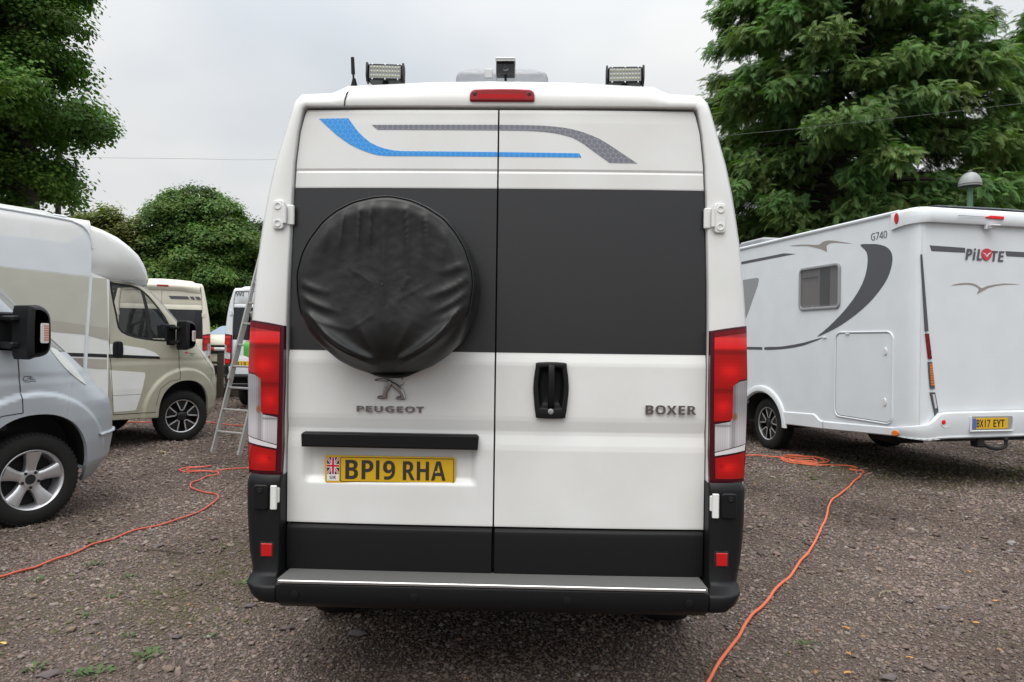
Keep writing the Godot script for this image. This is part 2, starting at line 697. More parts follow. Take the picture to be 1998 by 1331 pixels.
func clear_optic(right: bool) -> StandardMaterial3D:
	# clear cover over a silvered bowl: ribbed, darker round the bulb holder, an orange bulb behind
	var w := 96
	var h := 320
	var im := Image.create(w, h, false, Image.FORMAT_RGB8)
	for j in h:
		var y := 0.94 + 0.64 * (j + 0.5) / h
		for i in w:
			var x := 0.88 + 0.15 * (i + 0.5) / w
			var t := 0.72 + 0.10 * sin((y - 1.05) * 22.0)
			t -= 0.16 * exp(-pow((x - 0.962) / 0.010, 2.0))
			t += 0.12 * exp(-pow((x - 0.945) / 0.006, 2.0)) * (0.5 + 0.5 * sin(j * 1.9))
			t -= 0.10 * smoothstep(1.30, 1.345, y)
			t -= 0.22 * exp(-pow((y - 1.168) / 0.005, 2.0)) * (1.0 - smoothstep(0.948, 0.956, x))
			t += 0.03 * sin(i * 1.1)
			var c := Color(t, t * 0.985, t * 1.005)
			var d := Vector2((x - 0.967) / 0.010, (y - 1.205) / 0.016).length()
			c = c.lerp(Color(0.55, 0.36, 0.22), clampf(1.3 - d, 0.0, 0.8))
			im.set_pixel((i if right else w - 1 - i), j, c)
	var m := mat(1, 1, 1, 0.09, 0.25, 0.5)
	m.albedo_texture = ImageTexture.create_from_image(im)
	m.uv1_scale = Vector3(1.0 / 0.15, 1.0 / 0.64, 1)
	m.uv1_offset = Vector3(-0.88 / 0.15 if right else 1.03 / 0.15, -0.94 / 0.64, 0)
	return m

# ---------------------------------------------------------------- tall panel van seen from behind
# local axes: x to the right, y up, z towards the rear (door skin near z = 0)
const VAN_OUT := [0.955, 0.45, 0.99, 0.6, 1.01, 0.8, 1.018, 0.94, 1.024, 1.07, 1.026, 1.25, 1.025, 1.37, 1.02, 1.58, 1.006, 1.75, 0.99, 1.9, 0.975, 2.0, 0.957, 2.107, 0.93, 2.23, 0.892, 2.36, 0.868, 2.44, 0.852, 2.486, 0.822, 2.514, 0.70, 2.519, 0.668, 2.531, 0.63, 2.549, 0.5, 2.555, 0.3, 2.565, 0.0, 2.571]
const VAN_IN := [0.865, 0.45, 0.866, 0.6, 0.868, 0.8, 0.869, 0.94, 0.87, 1.07, 0.87, 1.25, 0.87, 1.37, 0.869, 1.58, 0.866, 1.75, 0.861, 1.9, 0.858, 2.0, 0.855, 2.107, 0.85, 2.23, 0.835, 2.36, 0.82, 2.43, 0.812, 2.455, 0.80, 2.463, 0.70, 2.463, 0.66, 2.463, 0.6, 2.464, 0.5, 2.464, 0.3, 2.464, 0.0, 2.464]
const DOOR_Z := [[0.5, -0.004], [0.70, -0.004], [0.74, 0.008], [1.05, 0.010], [1.072, 0.007], [1.112, -0.004], [1.128, -0.005], [1.172, 0.006], [1.19, 0.008], [1.40, 0.009], [1.413, 0.007], [1.446, -0.004], [1.455, -0.005], [2.125, -0.005], [2.132, -0.002], [2.193, -0.001], [2.1975, -0.006], [2.2025, -0.006], [2.207, -0.001], [2.40, -0.003], [2.44, -0.006], [2.462, -0.012]]
const DOOR_X := [[0.5, 0.861], [0.72, 0.8625], [1.43, 0.864], [1.75, 0.860], [2.0, 0.8515], [2.107, 0.8485], [2.23, 0.8425], [2.36, 0.828], [2.43, 0.811], [2.462, 0.799]]
var van_h := 0.0
var van_recess := true

func vy(y: float) -> float:
	return y + maxf(0.0, y - 2.13) * van_h

func door_map(x: float, y: float) -> Vector3:
	var z := 0.7 * tab(DOOR_Z, y) - 0.016 * pow(absf(x) / 0.87, 3.0)
	if van_recess and x < 0.0:
		var sx := smoothstep(-0.80, -0.765, x) * (1.0 - smoothstep(-0.10, -0.065, x))
		var sy := smoothstep(0.893, 0.935, y) * (1.0 - smoothstep(1.075, 1.085, y))
		z -= 0.024 * sx * sy
	return Vector3(x, vy(y), z)

func pillar_map(x: float, y: float) -> Vector3:   # rear face of the body beside the doors
	var t := clampf((absf(x) - 0.90) / 0.13, 0.0, 1.0)
	return Vector3(x, vy(y), 0.012 - 0.05 * t * t * t)

func door_outline(sd: float, y0: float, y1: float, inset := 0.0) -> PackedVector2Array:
	var pts := PackedVector2Array()
	var ys := []
	for k in DOOR_X:
		if k[0] > y0 + 0.01 and k[0] < y1 - 0.01:
			ys.append(k[0])
	ys.push_front(y0)
	ys.append(y1)
	for y in ys:
		pts.append(Vector2(sd * (tab(DOOR_X, y) - inset), y))
	pts.append(Vector2(sd * (0.0035 + inset), y1))
	pts.append(Vector2(sd * (0.0035 + inset), y0))
	if Geometry2D.is_polygon_clockwise(pts):
		pts.reverse()
	return pts

func make_van(o: Node3D, paint: Material, fine := true) -> Dictionary:
	var made := {}
	var step := 0.05 if fine else 0.2
	# body shell
	var full := func(a: Array) -> Array:
		var r := []
		for i in range(0, a.size(), 2):
			r.append(Vector2(a[i], vy(a[i + 1])))
		for i in range(a.size() - 4, -1, -2):
			r.append(Vector2(-a[i], vy(a[i + 1])))
		return r
	var I: Array = full.call(VAN_IN)
	var O: Array = full.call(VAN_OUT)
	var rows := []
	for k in [[0.0, -0.05, 1.0], [0.0, -0.002, 1.0], [0.06, 0.006, 1.0], [0.35, 0.006, 1.0], [0.62, 0.001, 1.0], [0.82, -0.010, 1.0], [0.94, -0.026, 1.0], [1.0, -0.055, 1.0], [1.0, -0.15, 1.003], [1.0, -0.6, 1.006], [1.0, -4.55, 1.0]]:
		var row := PackedVector3Array()
		for i in I.size():
			var p: Vector2 = I[i].lerp(O[i], k[0])
			if k[0] >= 0.82:
				var g: float = 1.0 - maxf(k[1], -0.06) / 2.96
				p = Vector2(p.x * g, 1.5 + (p.y - 1.5) * g)
			row.append(Vector3(p.x * k[2], p.y, k[1]))
		rows.append(row)
	for k in [[-5.0, 0.97, 2.45], [-5.4, 0.93, 1.75], [-5.75, 0.86, 1.25], [-5.98, 0.72, 1.05], [-6.0, 0.3, 0.9]]:
		var row := PackedVector3Array()
		for i in I.size():
			row.append(Vector3(O[i].x * k[1], minf(O[i].y, k[2] + 0.1 * (O[i].y / 2.57 - 1.0)), k[0]))
		rows.append(row)
	var b := MB.new()
	b.grid(rows)
	put(b, "body", paint, o)
	b = MB.new()   # what the door gaps show
	b.box(Vector3(0, vy(1.48), -0.062), Vector3(1.76, vy(1.96), 0.02))
	b.box(Vector3(0, 0.49, -1.9), Vector3(1.7, 0.16, 3.4))
	b.box(Vector3(0, 0.37, -1.02), Vector3(1.5, 0.09, 0.1), 0.02)
	b.box(Vector3(0.35, 0.36, -2.0), Vector3(0.6, 0.16, 0.9), 0.03)
	b.tube(PackedVector3Array([Vector3(-0.45, 0.36, -0.35), Vector3(-0.45, 0.36, -2.4)]), 0.035, 8)
	put(b, "underbody", M.gap, o)
	# doors
	var ys := PackedFloat32Array()
	for i in DOOR_Z.size() - 1:
		var seg := lin(DOOR_Z[i][0], DOOR_Z[i + 1][0], 0.05 if fine else 0.3)
		for q in seg.size() - 1:
			ys.append(seg[q])
		if fine and DOOR_Z[i + 1][0] - DOOR_Z[i][0] > 0.012:
			ys.append(DOOR_Z[i][0] + 0.0036)
			ys.append(DOOR_Z[i + 1][0] - 0.0036)
	ys.append(2.462)
	ys.sort()
	for sd in [-1.0, 1.0]:
		b = MB.new()
		var xs := lin(-0.88, 0.0, step) if sd < 0 else lin(0.0, 0.88, step)
		if fine and sd < 0:
			xs = lin(-0.88, 0.0, 0.022)
			var y2 := ys.duplicate()
			for y in [0.893, 0.905, 0.92, 0.935, 1.0, 1.074, 1.08, 1.086]:
				y2.append(y)
			y2.sort()
			ys = y2
		b.patch(door_outline(sd, 0.735, 1.4515), door_map, xs, ys, 0.0, 0.04, 1.0, [rrect(0.2295, 1.310, 0.116, 0.175, 0.03)] if fine and sd > 0 else [])
		b.patch(door_outline(sd, 2.1285, 2.454), door_map, xs, ys, 0.0, 0.04)
		var door := put(b, "rear_door", paint, o)
		made["left_door" if sd < 0 else "right_door"] = door
		b = MB.new()
		b.patch(door_outline(sd, 1.4515, 2.1285), func(x: float, y: float) -> Vector3: return Vector3(x, vy(y), -0.0035 - 0.016 * pow(absf(x) / 0.87, 3.0)), lin(-0.88, 0.88, 0.08 if fine else 0.4), lin(1.45, 2.13, 0.2), 0.0005, 0.03)
		put(b, "window_panel", M.vinyl if fine else M.tint, door)
		b = MB.new()
		b.patch(door_outline(sd, 0.545, 0.727, 0.003), func(x: float, y: float) -> Vector3: return Vector3(x, y, tab([[0.54, 0.012], [0.70, 0.014], [0.718, 0.010], [0.728, -0.004]], y) - 0.012 * pow(absf(x) / 0.87, 3.0)), lin(-0.88, 0.88, 0.1), PackedFloat32Array([0.54, 0.70, 0.712, 0.72, 0.728]), 0.0, 0.04)
		put(b, "lower_trim", M.trim_plastic, door)
	# tail lights
	for sd in [-1.0, 1.0]:
		var sm := func(a: Array) -> PackedVector2Array:
			var p := P(a)
			return mirrored(p) if sd > 0 else p
		var us := lin(-1.05, 1.05, 0.0125 if fine else 0.06)
		var vs := lin(0.9, 1.62, 0.06)
		b = MB.new()
		b.patch(sm.call([-1.014, 1.574, -0.94, 1.563, -0.8715, 1.551, -0.8715, 1.30, -0.8735, 1.17, -0.8725, 1.05, -0.876, 0.938, -1.010, 0.938, -1.019, 1.07, -1.022, 1.2, -1.021, 1.37]), pillar_map, us, vs, 0.020, 0.05)
		var lamp := put(b, "tail_light", M.red_edge, o)
		var lens: Material = M.lens_right if sd > 0 else M.lens_left
		var bits := [["red_lens", lens, [-1.011, 1.545, -0.887, 1.525, -0.889, 1.185, -0.953, 1.190, -0.965, 1.203, -0.967, 1.335, -0.985, 1.353, -1.018, 1.358], 0.0235],
			["lens_band", M.red_dark, [-1.010, 1.566, -0.885, 1.543, -0.886, 1.526, -1.011, 1.546], 0.0230],
			["clear_lens", M.bulb_right if sd > 0 else M.bulb_left, [-1.018, 1.352, -0.987, 1.347, -0.961, 1.330, -0.959, 1.20, -0.951, 1.184, -0.893, 1.173, -0.894, 1.062, -1.012, 1.094], 0.0240],
			["lens_trim", M.bright_trim, [-1.011, 1.090, -0.894, 1.058, -0.895, 1.046, -1.008, 1.066], 0.0245],
			["red_lens", lens, [-1.010, 1.058, -0.896, 1.036, -0.898, 0.953, -1.006, 0.953], 0.0235]]
		for q in bits:
			b = MB.new()
			b.patch(sm.call(q[2]), pillar_map, us, vs, q[3], 0.003)
			put(b, q[0], q[1], lamp)
	# bumper corners with reflectors and sensors
	for sd in [-1.0, 1.0]:
		b = MB.new()
		var rr := []
		for k in [[0.940, 1.002, 0.05], [0.930, 1.008, 0.062], [0.903, 1.014, 0.068], [0.80, 1.012, 0.07], [0.70, 1.006, 0.072], [0.62, 0.998, 0.074], [0.555, 0.985, 0.078], [0.535, 0.979, 0.095], [0.524, 0.977, 0.150], [0.512, 0.974, 0.160], [0.475, 0.958, 0.160], [0.455, 0.944, 0.148], [0.446, 0.918, 0.128], [0.444, 0.85, 0.06]]:
			var y: float = k[0]
			var xo: float = k[1] * 1.017
			var z: float = k[2]
			var xi := 0.846 if y < 0.53 else 0.8655
			var row := PackedVector3Array()
			for c in [[xi, -0.03], [xi, z - 0.012], [xi + 0.008, z], [lerpf(xi, xo, 0.35), z + 0.002], [lerpf(xi, xo, 0.62), z - 0.006], [xo - 0.030, z - 0.024], [xo - 0.010, z - 0.052], [xo, z - 0.095], [xo + 0.004, -0.16], [xo + 0.004, -0.6]]:
				row.append(Vector3(sd * c[0], y, c[1]))
			rr.append(row)
		b.grid(rr)
		b.box(Vector3(sd * 1.040, 0.69, -0.38), Vector3(0.03, 0.13, 0.46), 0.01)
		var corner := put(b, "bumper_corner", M.black_plastic, o)
		b = MB.new()
		b.xf = tf(sd * 0.942, 0.853, 0.068)
		b.prism(rrect(0, 0, 0.062, 0.102, 0.012), 0, 0.014, 0.005)
		put(b, "sensor_pod", M.trim_plastic, corner)
		b = MB.new()
		b.xf = tf(sd * (0.944 if sd < 0 else 0.948), 0.882, 0.0826)
		b.lathe([Vector2(0.011, 0), Vector2(0.011, 0.002), Vector2(0.007, 0.003), Vector2(0.0, 0.001)], 16)
		put(b, "parking_sensor", M.gloss_black, corner)
		b = MB.new()
		b.xf = tf(sd * 0.916, 0.64, 0.0725)
		b.prism(rrect(0, 0, 0.058, 0.064, 0.006), 0, 0.003, 0.002)
		put(b, "reflector_frame", M.gap, corner)
		b = MB.new()
		b.xf = tf(sd * 0.916, 0.64, 0.0755)
		b.prism(P([-0.022, 0.026, 0.0235, 0.026, 0.022, -0.026, -0.020, -0.026]), 0, 0.004, 0.002)
		put(b, "reflector", M.reflector, corner)
		# hinges
		for hy in [2.011, 0.853]:
			b = MB.new()
			if hy > 1.5:
				b.xf = tf(sd * 0.907, vy(hy), 0.006, sd * 6)
				b.prism(rrect(0, 0, 0.050, 0.122, 0.014), 0, 0.012, 0.004)
				for by in [-0.036, 0.036]:
					b.xf = tf(sd * 0.909, vy(hy) + by, 0.019)
					b.lathe([Vector2(0.017, -0.002), Vector2(0.015, 0.003), Vector2(0.0105, 0.003), Vector2(0.0100, -0.001), Vector2(0.0, -0.001)], 18)
				b.xf = Transform3D()
				b.tube(PackedVector3Array([Vector3(sd * 0.878, vy(hy) - 0.036, 0.022), Vector3(sd * 0.878, vy(hy) + 0.036, 0.022)]), 0.0085, 12)
				b.box(Vector3(sd * 0.860, vy(hy), 0.002), Vector3(0.030, 0.084, 0.018), 0.004)
			else:
				b.box(Vector3(sd * 0.889, hy, 0.077), Vector3(0.026, 0.098, 0.012), 0.003)
				b.tube(PackedVector3Array([Vector3(sd * 0.883, hy - 0.046, 0.074), Vector3(sd * 0.883, hy + 0.046, 0.074)]), 0.007, 10)
				b.box(Vector3(sd * 0.874, hy + 0.008, 0.050), Vector3(0.010, 0.062, 0.045), 0.003)
			put(b, "hinge", paint, o)
	# step and bumper beam
	b = MB.new()
	b.grid([PackedVector3Array([Vector3(-0.844, 0.543, 0.0), Vector3(0.844, 0.543, 0.0)]), PackedVector3Array([Vector3(-0.844, 0.549, 0.152), Vector3(0.844, 0.549, 0.152)])])
	b.quad(Vector3(-0.844, 0.549, 0.152), Vector3(0.844, 0.549, 0.152), Vector3(0.844, 0.53, 0.156), Vector3(-0.844, 0.53, 0.156), Vector3(0, 0, 1))
	put(b, "step_plate", M.grey_plastic, o)
	b = MB.new()
	b.box(Vector3(0, 0.5425, 0.162), Vector3(1.672, 0.014, 0.010), 0.003)
	put(b, "step_edge", M.steel, o)
	b = MB.new()
	var beam := []
	for k in [[0.535, 0.10], [0.535, 0.156], [0.528, 0.162], [0.49, 0.160], [0.462, 0.152], [0.45, 0.14], [0.42, 0.09], [0.40, 0.0], [0.42, -0.1]]:
		beam.append(PackedVector3Array([Vector3(-0.846, k[0], k[1]), Vector3(-0.4, k[0], k[1] + 0.004), Vector3(0.0, k[0], k[1] + 0.005), Vector3(0.4, k[0], k[1] + 0.004), Vector3(0.846, k[0], k[1])]))
	b.grid(beam)
	var bm := put(b, "bumper", M.black_plastic, o)
	for x in [-0.77, -0.30, 0.30, 0.77]:
		b = MB.new()
		b.xf = tf(x, 0.493, 0.163)
		b.lathe([Vector2(0.017, 0), Vector2(0.016, 0.003), Vector2(0.012, 0.004), Vector2(0.0, 0.0042)], 18)
		put(b, "parking_sensor", M.trim_plastic, bm)
	# rear wheels
	for sd in [-1.0, 1.0]:
		b = MB.new()
		b.xf = tf(sd * 0.885, 0.358, -1.02, 90)
		b.lathe([Vector2(0.2, -0.11), Vector2(0.33, -0.112), Vector2(0.352, -0.09), Vector2(0.36, -0.05), Vector2(0.361, 0.0), Vector2(0.36, 0.05), Vector2(0.352, 0.09), Vector2(0.33, 0.112), Vector2(0.2, 0.11), Vector2(0.0, 0.06)], 36)
		put(b, "rear_wheel", M.rubber, o)
	# third brake light
	b = MB.new()
	b.xf = tf(0.0135, vy(2.509), 0.004)
	b.prism(P([-0.128, -0.0255, 0.128, -0.0255, 0.1335, -0.020, 0.1335, 0.002, 0.130, 0.013, 0.123, 0.0205, 0.112, 0.0245, 0.06, 0.0265, 0.0, 0.0272, -0.06, 0.0265, -0.112, 0.0245, -0.123, 0.0205, -0.130, 0.013, -0.1335, 0.002, -0.1335, -0.020]), 0, 0.014, 0.006)
	var bl := put(b, "brake_light", M.red_brake, o)
	if fine:
		for x in [-0.112, 0.112]:
			b = MB.new()
			b.xf = tf(0.0135 + x, vy(2.513), 0.0183)
			b.lathe([Vector2(0.009, 0), Vector2(0.006, 0.001), Vector2(0.005, -0.0002), Vector2(0, -0.0002)], 14)
			put(b, "screw", M.red_edge, bl)
		b = MB.new()
		b.box(Vector3(0.0135, 2.503, 0.0182), Vector3(0.19, 0.016, 0.001))
		put(b, "lens_glow", M.red_lens, bl)
	return made

func make_main_van() -> void:
	van_h = 0.0
	van_recess = true
	var o := thing("campervan", "white high-roof campervan seen squarely from behind with covered spare wheel on its left door", "campervan", Vector3(-0.067, 0, -2.96), -1.6)
	var d := make_van(o, M.white)
	var ld: Node3D = d.left_door
	var rd: Node3D = d.right_door
	var b := MB.new()
	# striping film
	var blue := [-0.752, 2.417, -0.626, 2.418, -0.607, 2.391, -0.588, 2.366, -0.560, 2.338, -0.531, 2.316, -0.503, 2.302, -0.474, 2.292, -0.437, 2.284, -0.398, 2.281, -0.0038, 2.279, -0.0038, 2.260, -0.464, 2.261, -0.495, 2.2635, -0.521, 2.269, -0.555, 2.280, -0.587, 2.293, -0.620, 2.310, -0.649, 2.329, -0.676, 2.349, -0.701, 2.371, -0.728, 2.395]
	var xs := lin(-0.88, 0.88, 0.04)
	b.patch(P(blue), door_map, xs, lin(2.22, 2.42, 0.05), 0.0012, 0.001)
	put(b, "blue_stripe", M.decal_blue, ld)
	b = MB.new()
	b.patch(P([0.0038, 2.279, 0.334, 2.276, 0.343, 2.259, 0.0038, 2.260]), door_map, xs, lin(2.22, 2.42, 0.05), 0.0012, 0.001)
	put(b, "blue_stripe", M.decal_blue, rd)
	b = MB.new()
	b.patch(P([-0.527, 2.390, -0.0038, 2.392, -0.0038, 2.369, -0.503, 2.370]), door_map, xs, lin(2.22, 2.42, 0.05), 0.0012, 0.001)
	put(b, "grey_stripe", M.decal_grey, ld)
	b = MB.new()
	b.patch(P([0.0038, 2.392, 0.114, 2.391, 0.175, 2.3895, 0.226, 2.386, 0.27, 2.381, 0.309, 2.374, 0.348, 2.363, 0.384, 2.350, 0.418, 2.335, 0.449, 2.317, 0.572, 2.237, 0.459, 2.238, 0.375, 2.297, 0.353, 2.314, 0.328, 2.329, 0.303, 2.341, 0.273, 2.350, 0.236, 2.358, 0.198, 2.363, 0.158, 2.366, 0.114, 2.368, 0.0038, 2.369]), door_map, xs, lin(2.22, 2.42, 0.05), 0.0012, 0.001)
	put(b, "grey_stripe", M.decal_grey, rd)
	# handle strip over the plate
	b = MB.new()
	b.xf = tf(-0.4275, 1.0845, 0.004)
	b.prism(P([-0.362, -0.029, 0.360, -0.031, 0.364, 0.020, 0.356, 0.0295, -0.356, 0.0305, -0.365, 0.022]), 0, 0.042, 0.007)
	put(b, "handle_strip", M.trim_plastic, ld)
	number_plate(o, tf(-0.4325, 0.958, -0.007, 0, 0, 0.0), 0.543, 0.115, ["BP", "1", "9", "RHA"], [[-0.1275, 0.117], [-0.051, 0.0145], [-0.0035, 0.050], [0.143, 0.178]], true)
	# maker's badge and name plates
	var chrome: Material = M.badge
	b = MB.new()
	var zp := func(a: Array) -> PackedVector2Array:
		var r := PackedVector2Array()
		for i in range(0, a.size(), 2):
			r.append(Vector2(-0.582 + (a[i] - 470.0) * 0.000461, 1.2268 - (a[i + 1] - 432.0) * 0.000449))
		r = smooth(r, 2)
		if Geometry2D.is_polygon_clockwise(r):
			r.reverse()
		return r
	b.xf = tf(0.010, 0, 0.0105)
	b.prism(zp.call([738, 212, 772, 196, 796, 222, 772, 268, 748, 318, 742, 368, 660, 367, 664, 342, 702, 336, 716, 284]), 0, 0.011, 0.004)
	b.prism(zp.call([778, 228, 802, 216, 848, 240, 888, 290, 914, 352, 906, 373, 824, 371, 832, 346, 866, 342, 848, 306, 812, 278]), 0, 0.013, 0.004)
	b.prism(zp.call([632, 206, 640, 190, 700, 180, 760, 190, 772, 206, 690, 206]), 0, 0.010, 0.003)
	var tail := PackedVector3Array()
	for k in 9:
		var a := -1.9 + 3.6 * k / 8.0
		tail.append(Vector3(-0.582 + (868.0 - 470.0) * 0.000461 + cos(a) * 0.0105, 1.2268 - (208.0 - 432.0) * 0.000449 + sin(a) * 0.017, 0.005))
	b.tube(tail, 0.0028, 7)
	put(b, "lion_badge", chrome, ld)
	letters("PEUGEOT", 0.279, 0.025, 0.005, chrome, tf(-0.431, 1.2125, 0.0095), ld, "name_badge", true)
	letters("BOXER", 0.206, 0.037, 0.006, chrome, tf(0.7205, 1.2265, 0.003), rd, "name_badge", true)
	door_handle(o)
	spare_wheel(o)
	roof_gear(o)
	# seam of the roof moulding at the left
	b = MB.new()
	b.tube(PackedVector3Array([Vector3(-0.640, 2.464, 0.008), Vector3(-0.638, 2.49, 0.009), Vector3(-0.631, 2.52, 0.003), Vector3(-0.618, 2.546, -0.03), Vector3(-0.610, 2.552, -0.08)]), 0.0026, 5)
	put(b, "roof_seam", M.gap, o)

func number_plate(parent: Node, xf: Transform3D, w: float, h: float, words: Array, spots: Array, flag: bool) -> void:
	var b := MB.new()
	b.xf = xf
	b.prism(rrect(0, 0, w, h, 0.012), 0, 0.004, 0.001)
	var pl := put(b, "number_plate", M.plate_yellow, parent)
	b = MB.new()
	b.xf = xf * tf(0, 0, 0.0052)
	var x0 := -w / 2 + (0.064 if flag else 0.05)
	var ring := rrect((x0 + w / 2 - 0.006) / 2, 0, w / 2 - 0.006 - x0, h - 0.012, 0.006)
	var inner := rrect((x0 + w / 2 - 0.006) / 2, 0, w / 2 - 0.011 - x0, h - 0.017, 0.005)
	for i in ring.size():
		var j := (i + 1) % ring.size()
		b.quad(Vector3(ring[i].x, ring[i].y, 0), Vector3(ring[j].x, ring[j].y, 0), Vector3(inner[j].x, inner[j].y, 0), Vector3(inner[i].x, inner[i].y, 0), Vector3(0, 0, 1))
	if flag:
		put(b, "plate_border", M.plate_black, pl)
	for i in words.size():
		if words[i] == "1":
			b = MB.new()
			b.xf = xf
			b.prism(P([spots[i][0] - spots[i][1] / 2, -0.0395, spots[i][0] + spots[i][1] / 2, -0.0395, spots[i][0] + spots[i][1] / 2, 0.0395, spots[i][0] - spots[i][1] / 2, 0.0395]), 0.004, 0.0052)
			put(b, "plate_lettering", M.plate_black, pl)
		else:
			letters(words[i], spots[i][1], h * 0.69, 0.0012, M.plate_black, xf * tf(spots[i][0], 0, 0.004), pl, "plate_lettering")
	if flag:
		var m := mat(1, 1, 1, 0.35)
		m.albedo_texture = ImageTexture.create_from_image(union_flag())
		var q := QuadMesh.new()
		q.size = Vector2(0.050, 0.070)
		var f := MeshInstance3D.new()
		f.mesh = q
		f.material_override = m
		f.transform = xf * tf(-w / 2 + 0.034, 0.014, 0.0048)
		f.name = "plate_flag"
		pl.add_child(f, true)
		b = MB.new()
		b.xf = xf
		b.prism(P([-w / 2 + 0.009, -0.048, -w / 2 + 0.059, -0.048, -w / 2 + 0.059, -0.0212, -w / 2 + 0.009, -0.0212]), 0.004, 0.0046)
		put(b, "plate_label", M.white_text, pl)
		letters("UK", 0.026, 0.014, 0.0006, M.plate_black, xf * tf(-w / 2 + 0.034, -0.034, 0.0047), pl, "plate_lettering")
		b = MB.new()
		b.xf = xf * tf(0.192, -0.006, 0.0052)
		b.lathe([Vector2(0.006, 0), Vector2(0.005, 0.002), Vector2(0.0, 0.003)], 12)
		put(b, "screw", M.steel, pl)
	else:
		b = MB.new()
		b.xf = xf * tf(-w / 2 + 0.024, 0, 0.0045)
		b.prism(P([-0.022, -h / 2 + 0.003, 0.022, -h / 2 + 0.003, 0.022, h / 2 - 0.003, -0.022, h / 2 - 0.003]), 0, 0.0006)
		put(b, "plate_band", M.plate_blue, pl)

func union_flag() -> Image:
	var w := 60
	var h := 84
	var im := Image.create(w, h, false, Image.FORMAT_RGB8)
	for y in h:
		for x in w:
			var u := (x + 0.5) / w - 0.5
			var v := (y + 0.5) / h - 0.5
			var c := Color(0.10, 0.12, 0.38)
			var d1 := absf(u - v) * 0.72
			var d2 := absf(u + v) * 0.72
			if minf(d1, d2) < 0.085:
				c = Color(0.88, 0.87, 0.88)
			if minf(d1, d2) < 0.032:
				c = Color(0.76, 0.10, 0.16)
			if absf(u) < 0.15 or absf(v) < 0.11:
				c = Color(0.88, 0.87, 0.88)
			if absf(u) < 0.085 or absf(v) < 0.062:
				c = Color(0.78, 0.10, 0.16)
			im.set_pixel(x, y, c)
	return im

func door_handle(parent: Node) -> void:
	var b := MB.new()
	b.xf = tf(0.2295, 1.30, 0.011)
	var out := smooth(P([-0.052, 0.114, 0.052, 0.114, 0.064, 0.095, 0.0725, 0.02, 0.070, -0.03, 0.062, -0.098, 0.048, -0.114, -0.048, -0.114, -0.062, -0.098, -0.070, -0.03, -0.0725, 0.02, -0.064, 0.095]), 3)
	var inn := PackedVector2Array()
	for p in out:
		inn.append(Vector2(p.x * 0.72, 0.012 + p.y * 0.70 if p.y > 0 else 0.012 + p.y * 0.74))
	var ring := func(poly: PackedVector2Array, s: float, z: float, c := Vector2.ZERO) -> PackedVector3Array:
		var r := PackedVector3Array()
		for p in poly:
			var q := c + (p - c) * s
			r.append(Vector3(q.x, q.y, z))
		return r
	var ic := Vector2(0, 0.012)
	b.grid([ring.call(out, 1.0, 0.0), ring.call(out, 1.0, 0.010), ring.call(out, 0.965, 0.016), ring.call(inn, 1.06, 0.017, ic), ring.call(inn, 1.0, 0.012, ic), ring.call(inn, 0.88, -0.008, ic), ring.call(inn, 0.7, -0.016, ic), ring.call(inn, 0.01, -0.018, ic)], true)
	var h := put(b, "door_handle", M.black_plastic, parent)
	b = MB.new()
	var rows := []
	for k in [[0.106, 0.017], [0.100, 0.024], [0.07, 0.034], [0.02, 0.037], [-0.03, 0.033], [-0.06, 0.022], [-0.074, 0.006]]:
		var row := PackedVector3Array()
		for c in [[-0.0125, -0.02], [-0.0135, -0.004], [-0.010, 0.0], [0.010, 0.0], [0.0135, -0.004], [0.0125, -0.02]]:
			row.append(Vector3(0.2305 + c[0], 1.30 + k[0], 0.011 + k[1] + c[1]))
		rows.append(row)
	b.grid(rows)
	put(b, "grip", M.trim_plastic, h)
	b = MB.new()
	b.xf = tf(0.2295, 1.214, 0.0265)
	b.lathe([Vector2(0.0115, 0), Vector2(0.0115, 0.002), Vector2(0.008, 0.003), Vector2(0.0, 0.0025)], 18)
	b.box(Vector3(0, 0, 0.003), Vector3(0.0015, 0.009, 0.001))
	put(b, "lock", M.steel, h)

